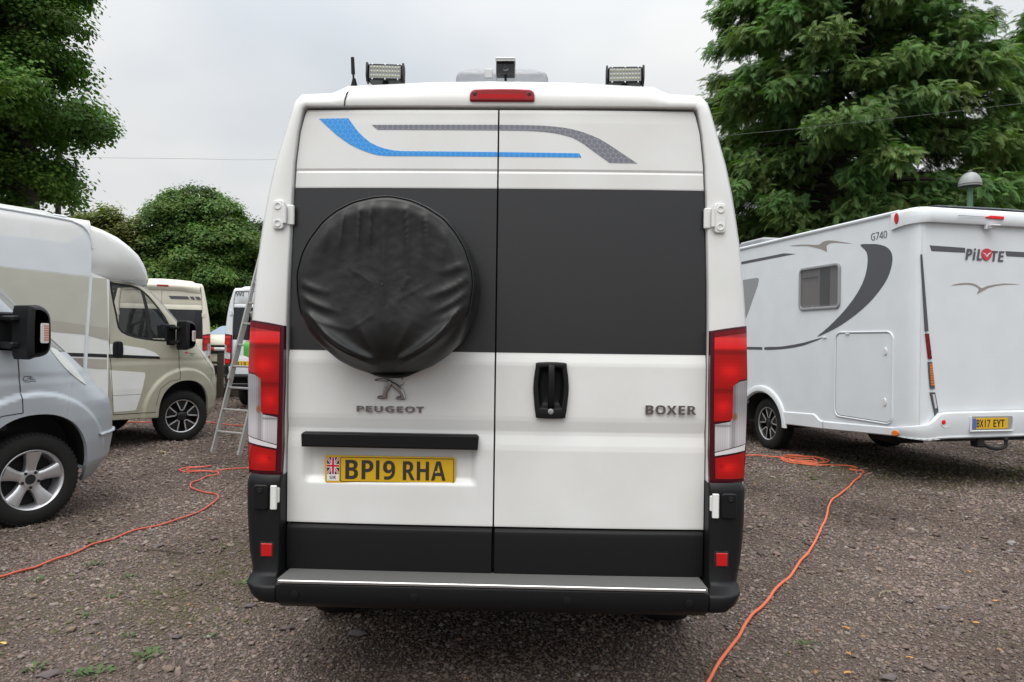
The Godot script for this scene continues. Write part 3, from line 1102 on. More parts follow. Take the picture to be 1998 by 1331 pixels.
func spare_wheel(parent: Node) -> void:
	# slack vinyl bag over the spare wheel: creases are ridges of the sheet
	var folds := []   # [x0, y0, x1, y1, bend, height, width]
	for k in [[-0.04, -0.95, -0.86, -0.44, -0.10, 0.050, 0.060], [-0.05, -0.88, -0.93, -0.24, -0.16, 0.042, 0.070], [-0.05, -0.99, -0.66, -0.70, -0.05, 0.034, 0.045], [0.06, -0.95, 0.86, -0.40, 0.12, 0.050, 0.060],
			[0.08, -0.88, 0.93, -0.18, 0.18, 0.042, 0.070], [0.06, -0.99, 0.64, -0.72, 0.05, 0.034, 0.045], [-0.99, -0.10, -0.52, -0.30, 0.05, 0.026, 0.050], [-0.98, 0.03, -0.64, -0.08, 0.03, 0.022, 0.040], [-0.97, -0.28, -0.42, -0.50, 0.06, 0.026, 0.050],
			[0.99, 0.12, 0.48, -0.12, -0.07, 0.026, 0.050], [0.97, 0.28, 0.62, 0.15, -0.04, 0.022, 0.036], [0.99, -0.03, 0.56, -0.30, -0.05, 0.024, 0.045], [0.97, -0.2, 0.6, -0.40, -0.05, 0.022, 0.040],
			[0.0, 0.99, -0.015, -0.85, 0.0, 0.026, 0.070], [-0.27, 0.96, -0.31, 0.20, 0.0, 0.026, 0.060], [-0.14, 0.98, -0.17, 0.35, 0.0, 0.022, 0.050], [0.24, 0.97, 0.27, 0.15, 0.0, 0.026, 0.060], [-0.45, 0.89, -0.52, 0.3, 0.0, 0.022, 0.055], [-0.62, 0.78, -0.72, 0.25, 0.0, 0.011, 0.05],
			[0.70, 0.70, 0.66, 0.05, 0.03, 0.016, 0.055], [0.46, 0.88, 0.47, 0.25, 0.0, 0.022, 0.055], [0.02, -0.26, 0.70, 0.12, -0.03, 0.0035, 0.028], [-0.42, -0.54, -0.04, -0.28, 0.0, 0.0035, 0.028], [-0.38, 0.16, -0.10, -0.05, -0.08, 0.006, 0.06], [0.30, 0.12, 0.10, -0.40, 0.06, 0.008, 0.07], [-0.02, -0.92, -0.35, -0.30, -0.04, 0.014, 0.07], [0.02, -0.92, 0.36, -0.30, 0.04, 0.014, 0.07]]:
		var pts := PackedVector2Array()
		var a := Vector2(k[0], k[1])
		var c := Vector2(k[2], k[3])
		var nn := (c - a).orthogonal().normalized()
		for s in 9:
			var t := s / 8.0
			pts.append(a.lerp(c, t) + nn * k[4] * 4.0 * t * (1.0 - t) * 0.5)
		folds.append([pts, k[5], k[6]])
	var f := FastNoiseLite.new()
	f.frequency = 2.2
	f.fractal_octaves = 3
	var lift := func(p: Vector2) -> float:
		var h := 0.0
		for q in folds:
			var pts: PackedVector2Array = q[0]
			var best := 9.0
			var along := 0.0
			for i in pts.size() - 1:
				var c := Geometry2D.get_closest_point_to_segment(p, pts[i], pts[i + 1])
				var dd := p.distance_to(c)
				if dd < best:
					best = dd
					along = (i + c.distance_to(pts[i]) / pts[i].distance_to(pts[i + 1])) / (pts.size() - 1)
			var w: float = q[2] * (0.7 + 0.5 * along)
			h += q[1] * (0.78 if q[1] > 0.03 else 0.42) * exp(-pow(best / (w * 0.8), 1.25)) * smoothstep(0.0, 0.12, along) * (1.0 - 0.75 * smoothstep(0.55, 1.0, along))
		return h * 0.95 + 0.003 * f.get_noise_2d(p.x * 0.7, p.y * 0.7) + 0.0007 * f.get_noise_2d(p.x * 4.0 + 9.0, p.y * 4.0)
	var b := MB.new()
	b.xf = tf(-0.413, 1.704, 0.0, 0, 0, 0)
	var sides := 150
	var rows := []
	var R := 0.333
	var wob := func(q: float, amp: float) -> float:
		return 1.0 + amp * (0.6 * sin(q * 9.0 + 0.7) + 0.4 * sin(q * 17.0) + 0.35 * sin(q * 29.0 + 2.0)) * (0.5 + 0.5 * absf(cos(q)))
	var sink := func(q: float) -> float:   # the slack sheet rolls under at the foot of the wheel
		var d := wrapf(q + PI / 2 - 0.05, -PI, PI)
		return 0.105 * exp(-pow(d / 0.62, 2.0)) + 0.03 * exp(-pow(d / 1.3, 2.0))
	# from the wall outwards, over the rim, to the centre of the face
	for k in [[0.985, 0.018, 0.008], [1.045, 0.05, 0.008], [1.05, 0.12, 0.006], [1.045, 0.19, 0.006], [1.03, 0.236, 0.006], [1.012, 0.254, 0.005]]:
		var row := PackedVector3Array()
		for j in sides:
			var q := TAU * j / sides
			var r: float = R * k[0] * wob.call(q, k[2])
			row.append(Vector3(cos(q) * r, sin(q) * r, k[1] - sink.call(q) * smoothstep(0.10, 0.25, k[1])))
		rows.append(row)
	for i in range(1, 43):
		var s := maxf(1.0 - i / 42.0, 0.002)
		s = pow(s, 0.85)
		var row := PackedVector3Array()
		for j in sides:
			var q := TAU * j / sides
			var p := Vector2(cos(q), sin(q)) * s
			var edge := smoothstep(1.0, 0.86, s)
			var sag := -0.018 * (1.0 - s * s) * (0.5 + 0.5 * clampf(p.y + 0.4, -0.5, 1.0))
			var w: float = lerpf(wob.call(q, 0.005), 1.0, edge)
			row.append(Vector3(p.x * R * w, p.y * R * w, 0.262 + 0.010 * edge + sag - sink.call(q) * pow(s, 5.0) + lift.call(p) * (0.35 + 0.65 * edge)))
		rows.append(row)
	b.grid(rows, true)
	var cov := put(b, "spare_wheel_cover", M.cover, parent)
	b = MB.new()
	b.xf = tf(-0.413, 1.704, 0.0)
	var seam := PackedVector3Array()
	for j in 81:
		var q := lerpf(-0.35, PI + 0.35, j / 80.0)
		var r: float = R * 1.012 * wob.call(q, 0.005)
		seam.append(Vector3(cos(q) * r, sin(q) * r, 0.257 - sink.call(q)))
	b.tube(seam, 0.0026, 6)
	put(b, "piping", M.cover, cov)
	b = MB.new()   # gathered hem and carrier below
	b.xf = tf(-0.413, 1.352, 0.06)
	b.prism(smooth(P([-0.11, 0.035, -0.08, 0.008, -0.03, -0.006, 0.04, -0.006, 0.08, 0.008, 0.11, 0.035]), 3), -0.04, 0.05, 0.015)
	put(b, "hem", M.cover, cov)
	b = MB.new()
	b.box(Vector3(-0.413, 1.70, 0.015), Vector3(0.10, 0.22, 0.05), 0.01)
	put(b, "wheel_carrier", M.gap, parent)

func roof_gear(parent: Node) -> void:
	# two work lamps
	var first: Node3D
	for k in [[-0.503, 2.657, -0.15, 4.0], [0.535, 2.648, -0.15, -3.0]]:
		var lamp := Node3D.new()
		lamp.name = "work_lamp"
		parent.add_child(lamp, true)
		lamp.transform = tf(k[0], k[1], k[2], k[3], -3)
		var b := MB.new()
		var hs := P([-0.072, -0.031, -0.065, -0.036, 0.065, -0.036, 0.072, -0.031, 0.074, 0.0, 0.072, 0.031, 0.065, 0.036, -0.065, 0.036, -0.072, 0.031, -0.074, 0.0])
		b.prism(hs, -0.035, 0.018, 0.003)
		for i in 7:   # cooling fins
			b.box(Vector3(0, -0.03 + i * 0.01, -0.045), Vector3(0.13, 0.003, 0.022))
		put(b, "lamp_body", M.black_plastic, lamp)
		# end plates with cut corners
		for sd in [-1.0, 1.0]:
			b = MB.new()
			b.xf = tf(sd * 0.0775, 0, 0, 90)
			b.prism(P([-0.03, -0.022, -0.012, -0.040, 0.022, -0.040, 0.036, -0.022, 0.036, 0.026, 0.022, 0.040, -0.022, 0.040, -0.03, 0.03]), -0.004, 0.004, 0.001)
			put(b, "end_plate", M.black_plastic, lamp)
		b = MB.new()
		b.box(Vector3(0, -0.07, -0.012), Vector3(0.024, 0.08, 0.02), 0.002)
		b.box(Vector3(0, -0.108, -0.012), Vector3(0.05, 0.014, 0.05), 0.002)
		b.box(Vector3(0.078, -0.045, -0.02), Vector3(0.008, 0.05, 0.02), 0.002)
		put(b, "bracket", M.black_plastic, lamp)
		b = MB.new()
		b.box(Vector3(0, 0.0, 0.0185), Vector3(0.134, 0.056, 0.003))
		put(b, "reflector", M.mid_grey, lamp)
		b = MB.new()
		for r in 3:
			for c in 10:
				b.xf = tf(-0.059 + c * 0.0131, -0.018 + r * 0.018, 0.0202)
				b.lathe([Vector2(0.0058, 0.001), Vector2(0.003, 0.002), Vector2(0.0, 0.004)], 8)
		put(b, "led_lenses", M.led, lamp)
		for c in [[-0.055, 0.032], [0.0, 0.032], [0.055, 0.032], [-0.055, -0.032], [0.0, -0.032], [0.055, -0.032]]:
			b = MB.new()
			b.xf = tf(c[0], c[1], 0.018)
			b.lathe([Vector2(0.0038, 0), Vector2(0.003, 0.002), Vector2(0, 0.003)], 8)
			put(b, "screw", M.steel, lamp)
	# reversing camera
	var b := MB.new()
	b.xf = tf(0.021, 2.665, -0.12)
	b.box(Vector3(0, 0, 0), Vector3(0.078, 0.058, 0.05), 0.003)
	b.box(Vector3(0, -0.055, -0.02), Vector3(0.01, 0.08, 0.02), 0.002)
	var cm := put(b, "reversing_camera", M.gloss_black, parent)
	b = MB.new()
	b.xf = tf(0.021, 2.694, -0.112, 0, 8)
	b.box(Vector3(0, 0.004, 0), Vector3(0.084, 0.014, 0.075), 0.002)
	b.box(Vector3(-0.0405, -0.05, -0.02), Vector3(0.002, 0.10, 0.03))
	b.box(Vector3(0.0405, -0.05, -0.02), Vector3(0.002, 0.10, 0.03))
	put(b, "camera_hood", M.steel, cm)
	b = MB.new()
	b.xf = tf(0.021, 2.665, -0.0945)
	b.lathe([Vector2(0.018, 0), Vector2(0.016, 0.003), Vector2(0.010, 0.001), Vector2(0.0, 0.003)], 20)
	put(b, "camera_lens", M.tint, cm)
	# clear rooflight dome
	b = MB.new()
	var rows := []
	for k in [[0.0, 0.208], [0.066, 0.206], [0.084, 0.200], [0.095, 0.180], [0.101, 0.13], [0.104, 0.05], [0.104, 0.004]]:
		var row := PackedVector3Array()
		for p in rrect(0, 0, 2 * k[1], 2 * k[1], minf(0.05, k[1] * 0.4), 5):
			row.append(Vector3(p.x, 2.60 + k[0] * 1.08 + (0.006 if k[1] < 0.2 else 0.0) * (1.0 - absf(p.x) / 0.2), -0.40 - p.y))
		rows.append(row)
	b.grid(rows, true)
	var dome := put(b, "rooflight", M.smoke, parent)
	b = MB.new()
	var ring := []
	for k in [[0.0, 0.214], [0.016, 0.214], [0.016, 0.196], [0.0, 0.196]]:
		var row := PackedVector3Array()
		for p in rrect(0, 0, 2 * k[1], 2 * k[1], 0.05, 5):
			row.append(Vector3(p.x, 2.597 + k[0], -0.40 - p.y))
		ring.append(row)
	b.grid(ring, true, 1.0, true)
	put(b, "rooflight_frame", M.mid_grey, dome)
	b = MB.new()
	b.box(Vector3(-0.056, 2.675, -0.188), Vector3(0.036, 0.036, 0.006), 0.002)
	put(b, "catch_plate", M.steel, dome)
	# aerial
	b = MB.new()
	b.tube(PackedVector3Array([Vector3(-0.640, 2.55, -0.15), Vector3(-0.640, 2.60, -0.15), Vector3(-0.641, 2.635, -0.15)]), 0.024, 10, 0.007)
	b.tube(PackedVector3Array([Vector3(-0.641, 2.595, -0.15), Vector3(-0.645, 2.66, -0.15)]), 0.0045, 8)
	b.tube(PackedVector3Array([Vector3(-0.645, 2.655, -0.15), Vector3(-0.649, 2.727, -0.15)]), 0.0085, 10, 0.0075)
	put(b, "aerial", M.black_plastic, parent)

# ---------------------------------------------------------------- van cab and front wing, seen from its right side
# local axes: x forwards (0 at the front axle), y up, z to the vehicle's right
const CAB_W := [[0.25, 0.96], [0.40, 1.0], [0.8, 1.02], [1.15, 1.02], [1.45, 1.0], [1.8, 0.965], [2.05, 0.925], [2.24, 0.89], [2.5, 0.80]]
const CAB_N := [[0.25, 0.72], [0.32, 0.80], [0.45, 0.90], [0.62, 0.93], [0.80, 0.92], [0.95, 0.89], [1.05, 0.84], [1.2, 0.72], [1.3, 0.62], [1.36, 0.56], [1.51, 0.40], [1.76, 0.17], [2.05, -0.10], [2.24, -0.33], [2.5, -0.7]]
const CAB_L := [[0.25, 0.95], [1.05, 0.95], [1.36, 0.85], [1.6, 0.75], [2.5, 0.75]]
var nose_shift := 0.0

func cab_n(y: float) -> float:
	return tab(CAB_N, y) + nose_shift * smoothstep(0.9, 1.1, y)

func cab_w(x: float, y: float) -> float:
	var w := tab(CAB_W, y)
	var l := tab(CAB_L, y)
	var t := (x - cab_n(y) + l) / l
	if t > 0.0:
		w *= pow(maxf(1.0 - pow(minf(t, 0.9999), 2.6), 0.0), 1.0 / 2.6)
	if y < 1.25:
		var r := Vector2(x / 0.98, y - 0.40).length()
		w += 0.028 * (1.0 - smoothstep(0.615, 0.665, r))
	if y > 1.12 and y < 1.2:   # crease under the belt line
		w -= 0.006 * sin((y - 1.12) / 0.08 * PI)
	return w

func cab_map(x: float, y: float) -> Vector3:
	return Vector3(x, y, cab_w(x, y))

func cab_front(y: float, t: float) -> float:
	var l := tab(CAB_L, y)
	return cab_n(y) - l + t * l

func arch_outline(rx: float, ry: float, cy: float, down: float) -> PackedVector2Array:
	var p := PackedVector2Array()
	for i in 25:
		var a := PI * i / 24.0
		var c := cos(a)
		p.append(Vector2(signf(c) * pow(absf(c), 0.9) * rx + 0.005, cy + pow(sin(a), 0.85) * ry))
	p.append(Vector2(-rx - 0.02, down))
	p.append(Vector2(rx + 0.03, down))
	return P_fix(p)

func P_fix(p: PackedVector2Array) -> PackedVector2Array:
	if Geometry2D.is_polygon_clockwise(p):
		p.reverse()
	return p

func make_cab(o: Node3D, paint: Material, rear: float, window: PackedVector2Array, top: float) -> void:
	var vs := lin(0.24, 1.36, 0.02)
	vs.append_array(lin(1.36, 2.5, 0.06).slice(1))
	var us := lin(rear, 0.96, 0.02)
	var outline := PackedVector2Array([Vector2(rear, 0.40), Vector2(-0.42, 0.38), Vector2(0.30, 0.33), Vector2(0.44, 0.27)])
	for y in lin(0.29, 1.36, 0.05):
		outline.append(Vector2(cab_front(y, 0.93), y))
	for y in lin(1.36, top, 0.06):
		outline.append(Vector2(cab_front(y, 0.60), y))
	outline.append(Vector2(rear, top))
	var arch := arch_outline(0.415, 0.47, 0.41, 0.2)
	outline = P_fix(Geometry2D.clip_polygons(P_fix(outline), arch)[0])
	for sd in [1.0, -1.0]:
		var b := MB.new()
		b.xf = Transform3D(Basis.from_scale(Vector3(1, 1, sd)), Vector3.ZERO)
		b.patch(outline, cab_map, us, vs, 0.0, 0.03, 1.0, [window])
		put(b, "cab_side", paint, o)
		b = MB.new()   # dark wheel house
		b.xf = Transform3D(Basis.from_scale(Vector3(1, 1, sd)), Vector3.ZERO)
		var rows := []
		for z in [0.0, 0.02, 0.30]:
			var row := PackedVector3Array()
			for p in arch:
				if p.y < 0.25:
					continue
				row.append(Vector3(p.x, p.y, cab_w(p.x, p.y) - 0.004 - z))
			rows.append(row)
		b.grid(rows)
		b.box(Vector3(0, 0.66, 0.66), Vector3(0.86, 0.5, 0.02))
		put(b, "wheel_house", M.gap, o)
		b = MB.new()
		b.xf = Transform3D(Basis.from_scale(Vector3(1, 1, sd)), Vector3.ZERO)
		b.patch(window, cab_map, us, vs, -0.014)
		var g := put(b, "side_window", M.glass, o)
		b = MB.new()
		b.xf = Transform3D(Basis.from_scale(Vector3(1, 1, sd)), Vector3.ZERO)
		var inner := Geometry2D.offset_polygon(window, -0.03)
		b.patch(window, cab_map, us, vs, -0.006, 0.0, 1.0, [P_fix(inner[0])])
		b.patch(P([-0.60, 2.17, -0.545, 2.17, -0.485, 1.42, -0.54, 1.42]), cab_map, us, vs, -0.008)
		put(b, "window_seal", M.gap, g)
	# nose across the front
	var b := MB.new()
	var rows := []
	for y in lin(0.27, 1.36, 0.06):
		rows.append(nose_row(y, 0.93))
	b.grid(rows)
	put(b, "bonnet_and_bumper", paint, o)
	b = MB.new()
	rows = []
	for y in lin(1.36, top, 0.08):
		rows.append(nose_row(y, 0.60))
	b.grid(rows)
	put(b, "windscreen", M.glass, o)
	b = MB.new()
	b.grid([nose_row(1.36, 0.93), nose_row(1.365, 0.60)])
	put(b, "scuttle", M.black_plastic, o)
	b = MB.new()
	for y in [0.40]:
		b.box(Vector3((rear + 0.3) * 0.5, y, 0), Vector3(0.3 - rear, 0.06, 1.3))
	b.box(Vector3(0.1, 0.36, 0), Vector3(0.12, 0.10, 1.5))
	put(b, "underbody", M.gap, o)

func nose_row(y: float, t0: float) -> PackedVector3Array:
	var l := tab(CAB_L, y)
	var w := tab(CAB_W, y)
	var n := cab_n(y)
	var a0 := asin(pow(t0, 1.3))
	var half := PackedVector3Array()
	for i in 11:
		var a := lerpf(a0, PI / 2, i / 10.0)
		half.append(Vector3(n - l + l * pow(sin(a), 1.0 / 1.3), y, w * pow(maxf(cos(a), 0.0), 1.0 / 1.3)))
	var r := half.duplicate()
	for i in range(9, -1, -1):
		r.append(Vector3(half[i].x, half[i].y, -half[i].z))
	return r

# two-arm towing mirror on the driver's door
func make_mirror(o: Node3D, sd := 1.0) -> void:
	var k := Transform3D(Basis.from_scale(Vector3(1, 1, sd)), Vector3.ZERO)
	var b := MB.new()
	b.xf = k * tf(-0.115, 1.535, 1.215, 8)
	var hs := smooth(P([-0.085, 0.14, -0.05, 0.185, 0.02, 0.175, 0.075, 0.12, 0.088, 0.0, 0.085, -0.13, 0.05, -0.185, -0.03, -0.205, -0.085, -0.19]), 3)
	b.prism(hs, -0.11, 0.10, 0.035)
	var m := put(b, "door_mirror", M.black_plastic, o)
	b = MB.new()
	b.xf = k
	b.box(Vector3(-0.22, 1.62, 1.07), Vector3(0.07, 0.045, 0.26), 0.012)
	b.box(Vector3(-0.22, 1.42, 1.07), Vector3(0.08, 0.05, 0.26), 0.012)
	b.box(Vector3(-0.22, 1.52, 0.985), Vector3(0.16, 0.30, 0.04), 0.012)
	put(b, "mirror_arm", M.black_plastic, m)
	b = MB.new()
	b.xf = k * tf(-0.085, 1.512, 1.315, 8)
	b.prism(rrect(0, 0, 0.062, 0.15, 0.012), 0, 0.006, 0.002)
	var ind := put(b, "indicator_frame", M.clear_lens, m)
	b = MB.new()
	b.xf = k * tf(-0.080, 1.515, 1.321, 8)
	for i in 7:
		b.box(Vector3(0.006, -0.052 + i * 0.0175, 0), Vector3(0.036, 0.011, 0.004), 0.001)
	put(b, "indicator", M.amber_dim, m)

func make_wheel(o: Node3D, xf: Transform3D, style: int, called := "wheel") -> void:
	var w := Node3D.new()
	w.name = called
	o.add_child(w, true)
	w.transform = xf
	var b := MB.new()   # outer face towards +z
	b.lathe([Vector2(0.20, -0.20), Vector2(0.32, -0.205), Vector2(0.348, -0.195), Vector2(0.362, -0.165), Vector2(0.364, -0.145), Vector2(0.357, -0.143), Vector2(0.357, -0.137), Vector2(0.365, -0.135), Vector2(0.366, -0.108), Vector2(0.358, -0.106), Vector2(0.358, -0.098), Vector2(0.366, -0.096), Vector2(0.365, -0.066), Vector2(0.357, -0.064), Vector2(0.357, -0.058), Vector2(0.363, -0.056), Vector2(0.358, -0.030), Vector2(0.346, -0.010), Vector2(0.325, 0.0), Vector2(0.30, 0.006), Vector2(0.27, 0.006), Vector2(0.243, 0.0), Vector2(0.236, -0.01), Vector2(0.232, -0.03)], 56)
	for i in 60:   # shoulder blocks of the tread
		var a := TAU * i / 60.0
		b.xf = Transform3D(Basis(Vector3(0, 0, 1), a), Vector3.ZERO) * tf(0.352, 0, -0.024, -32)
		b.box(Vector3.ZERO, Vector3(0.018, 0.022, 0.035), 0.003)
	put(b, "tyre", M.rubber, w)
	b = MB.new()
	b.lathe([Vector2(0.205, -0.16), Vector2(0.212, -0.04), Vector2(0.222, -0.012), Vector2(0.233, -0.003), Vector2(0.2365, -0.006), Vector2(0.2365, -0.02)], 56)
	put(b, "rim", M.alloy if style == 0 else M.gloss_black, w)
	b = MB.new()
	b.lathe([Vector2(0.215, -0.12), Vector2(0.0, -0.12)], 32)
	put(b, "brake_disc", M.gap, w)
	if style == 0:   # five broad spokes
		for i in 5:
			b = MB.new()
			b.xf = Transform3D(Basis(Vector3(0, 0, 1), TAU * i / 5.0 + PI / 2 - 0.08), Vector3(0, 0, 0))
			var rows := []
			for k in [[0.045, 0.046, -0.040], [0.075, 0.040, -0.042], [0.11, 0.040, -0.034], [0.15, 0.047, -0.024], [0.19, 0.057, -0.018], [0.218, 0.066, -0.014]]:
				var row := PackedVector3Array()
				for c in [[-1.0, -0.05], [-1.0, -0.016], [-0.86, -0.003], [-0.4, 0.002], [0.4, 0.002], [0.86, -0.003], [1.0, -0.016], [1.0, -0.05]]:
					row.append(Vector3(k[0], c[0] * k[1], k[2] + c[1]))
				rows.append(row)
			b.grid(rows)
			put(b, "spoke", M.alloy, w)
		b = MB.new()
		b.lathe([Vector2(0.082, -0.07), Vector2(0.080, -0.044), Vector2(0.066, -0.038), Vector2(0.040, -0.038), Vector2(0.038, -0.055), Vector2(0.0, -0.055)], 30)
		put(b, "hub", M.alloy, w)
		b = MB.new()
		b.lathe([Vector2(0.037, -0.05), Vector2(0.034, -0.042), Vector2(0.0, -0.040)], 24)
		for i in 5:
			var a := TAU * (i + 0.5) / 5.0 + PI / 2
			b.xf = tf(cos(a) * 0.062, sin(a) * 0.062, -0.036)
			b.lathe([Vector2(0.013, -0.01), Vector2(0.012, 0.002), Vector2(0.0, 0.002)], 10)
		put(b, "hub_cap", M.gap, w)
	else:   # five twin spokes, black with cut edges
		for i in 5:
			b = MB.new()
			b.xf = Transform3D(Basis(Vector3(0, 0, 1), TAU * i / 5.0 + PI / 2), Vector3.ZERO)
			b.prism(P([0.05, -0.030, 0.10, -0.034, 0.222, -0.082, 0.222, 0.082, 0.10, 0.034, 0.05, 0.030]), -0.06, -0.024, 0.006)
			put(b, "spoke", M.gloss_black, w)
		for i in 5:
			b = MB.new()
			b.xf = Transform3D(Basis(Vector3(0, 0, 1), TAU * i / 5.0 + PI / 2), Vector3.ZERO)
			for s in [-1.0, 1.0]:
				b.prism(P([0.085, s * 0.020, 0.092, s * 0.033, 0.21, s * 0.084, 0.215, s * 0.068, 0.11, s * 0.020]), -0.024, -0.0205, 0.001)
			b.prism(P([0.078, -0.02, 0.091, -0.026, 0.091, 0.026, 0.078, 0.02]), -0.024, -0.0208, 0.001)
			put(b, "spoke_edge", M.alloy, w)
		b = MB.new()
		b.lathe([Vector2(0.2225, -0.02), Vector2(0.222, -0.008), Vector2(0.230, -0.0015), Vector2(0.235, -0.0015)], 48)
		put(b, "rim_edge", M.alloy, w)
		b = MB.new()
		b.lathe([Vector2(0.062, -0.05), Vector2(0.060, -0.026), Vector2(0.045, -0.018), Vector2(0.0, -0.018)], 24)
		put(b, "hub", M.gloss_black, w)

func line_strip(b: MB, pts: Array, w: float, map: Callable, off: float) -> void:
	var p := P_line(pts)
	for poly in Geometry2D.offset_polyline(p, w * 0.5, Geometry2D.JOIN_MITER, Geometry2D.END_BUTT):
		if Geometry2D.is_polygon_clockwise(poly):
			continue
		var lo := poly[0]
		var hi := poly[0]
		for q in poly:
			lo = lo.min(q)
			hi = hi.max(q)
		b.patch(poly, map, lin(lo.x - 0.01, hi.x + 0.01, 0.02), lin(lo.y - 0.01, hi.y + 0.01, 0.02), off)

func P_line(a: Array) -> PackedVector2Array:
	var r := PackedVector2Array()
	for i in range(0, a.size(), 2):
		r.append(Vector2(a[i], a[i + 1]))
	return r

func decal(o: Node, called: String, m: Material, poly: PackedVector2Array, map: Callable, off := 0.002, cell := 0.03, sk := 0.0015) -> MeshInstance3D:
	var lo := poly[0]
	var hi := poly[0]
	for q in poly:
		lo = lo.min(q)
		hi = hi.max(q)
	var b := MB.new()
	b.patch(P_fix(poly), map, lin(lo.x - 0.001, hi.x + 0.001, cell), lin(lo.y - 0.001, hi.y + 0.001, cell), off, sk)
	return put(b, called, m, o)

func make_silver_van() -> void:
	nose_shift = -0.05
	var o := thing("silver_van", "silver van cut off by the frame, its five-spoke front wheel and black mirror showing", "van", Vector3(-4.568, 0, -6.136), 58)
	var win := smooth(P([-1.02, 2.12, -0.70, 2.13, -0.50, 1.99, -0.30, 1.72, -0.27, 1.46, -0.62, 1.47, -0.94, 1.56, -1.02, 1.78]), 3)
	make_cab(o, M.silver, -1.15, win, 2.24)
	var b := MB.new()   # load bay behind the cab
	var rows := []
	for x in [-1.15, -1.4, -4.6, -4.75]:
		var row := PackedVector3Array()
		for k in [[0.40, 1.0], [0.8, 1.02], [1.15, 1.02], [1.45, 1.0], [1.8, 0.965], [2.05, 0.925], [2.24, 0.89], [2.42, 0.83], [2.50, 0.74], [2.53, 0.4]]:
			row.append(Vector3(x, k[0], k[1] * (0.97 if x < -4.7 else 1.0)))
		var k2 := row.size()
		for i in range(k2 - 1, -1, -1):
			row.append(Vector3(row[i].x, row[i].y, -row[i].z))
		rows.append(row)
	b.grid(rows)
	b.quad(rows[3][0], rows[3][9], rows[3][10], rows[3][19], Vector3(-1, 0, 0))
	put(b, "body", M.silver, o)
	b = MB.new()   # roof over the cab
	rows = [nose_row(2.24, 0.60), PackedVector3Array()]
	for p in rows[0]:
		rows[1].append(Vector3(minf(p.x, -0.3) * 0.6 - 0.75, 2.45, p.z * 0.9))
	b.grid(rows)
	put(b, "cab_roof", M.silver, o)
	make_wheel(o, tf(0, 0.362, 0.985, 2), 0)
	make_wheel(o, tf(0, 0.362, -0.985, 182), 0)
	make_wheel(o, tf(-3.6, 0.362, 0.985), 0)
	make_mirror(o)
	b = MB.new()
	line_strip(b, [-0.13, 1.40, -0.12, 1.15, -0.105, 0.90], 0.007, cab_map, 0.0015)
	line_strip(b, [-0.105, 0.90, -0.25, 0.885, -0.40, 0.80], 0.007, cab_map, 0.0015)
	put(b, "door_gap", M.gap, o)
	b = MB.new()
	line_strip(b, [0.335, 1.16, 0.28, 1.05, 0.215, 0.86], 0.005, cab_map, 0.0015)
	put(b, "bumper_gap", M.alloy, o)
	decal(o, "headlight", M.headlight, smooth(P([0.155, 1.39, 0.215, 1.385, 0.30, 1.31, 0.385, 1.20, 0.45, 1.085, 0.40, 1.11, 0.32, 1.17, 0.25, 1.235, 0.19, 1.32]), 2), cab_map, 0.006, 0.04, 0.01)
	# raised fender badge: two short lines of script and a wing
	b = MB.new()
	for k in [[-0.085, 1.175, -0.035, 1.177], [-0.065, 1.163, -0.02, 1.165], [-0.10, 1.150, -0.055, 1.148], [-0.045, 1.150, -0.005, 1.152], [-0.09, 1.137, -0.06, 1.133], [-0.06, 1.133, -0.03, 1.139], [-0.03, 1.139, 0.0, 1.136]]:
		line_strip(b, k, 0.006, cab_map, 0.003)
	line_strip(b, [-0.085, 1.175, -0.095, 1.150], 0.006, cab_map, 0.003)
	line_strip(b, [-0.035, 1.177, -0.045, 1.150], 0.006, cab_map, 0.003)
	put(b, "wing_badge", M.charcoal, o)
	# shelf along the bumper corner and the tow-eye cap
	b = MB.new()
	rows = []
	for y in [0.655, 0.668, 0.672]:
		var row := PackedVector3Array()
		for i in 14:
			var x := lerpf(0.52, 0.86, i / 13.0)
			var out := 0.022 if y < 0.67 else 0.0
			var e := 0.004
			var d := Vector3(e, 0, cab_w(x + e, y) - cab_w(x - e, y)).normalized()
			row.append(cab_map(x, y) + Vector3(-d.z, 0, d.x).normalized() * out)
		rows.append(row)
	b.grid(rows)
	put(b, "bumper_ledge", M.silver, o)
	seat_and_wheel(o)

func seat_and_wheel(o: Node3D) -> void:
	for z in [0.42, -0.42]:
		var b := MB.new()
		b.xf = tf(-1.05, 1.42, z, 0, 0, 10)
		b.box(Vector3(0, 0, 0), Vector3(0.14, 0.72, 0.46), 0.05)
		b.box(Vector3(0.02, 0.50, 0), Vector3(0.10, 0.20, 0.28), 0.04)
		b.box(Vector3(0.25, -0.36, 0), Vector3(0.5, 0.14, 0.46), 0.05)
		put(b, "seat", M.seat, o)
	var b := MB.new()
	var ring := PackedVector3Array()
	for i in 25:
		var a := TAU * i / 24.0
		ring.append(Vector3(cos(a) * 0.19, sin(a) * 0.19, 0))
	b.xf = tf(-0.42, 1.38, 0.42, 90, -35)
	b.tube(ring, 0.014, 8)
	b.box(Vector3(0, -0.02, 0), Vector3(0.34, 0.05, 0.02), 0.01)
	put(b, "steering_wheel", M.interior, o)
	b = MB.new()
	b.box(Vector3(-0.05, 1.20, 0), Vector3(0.55, 0.30, 1.72), 0.08)
	b.box(Vector3(-0.7, 0.78, 0), Vector3(1.1, 0.04, 1.8))
	put(b, "dashboard", M.interior, o)

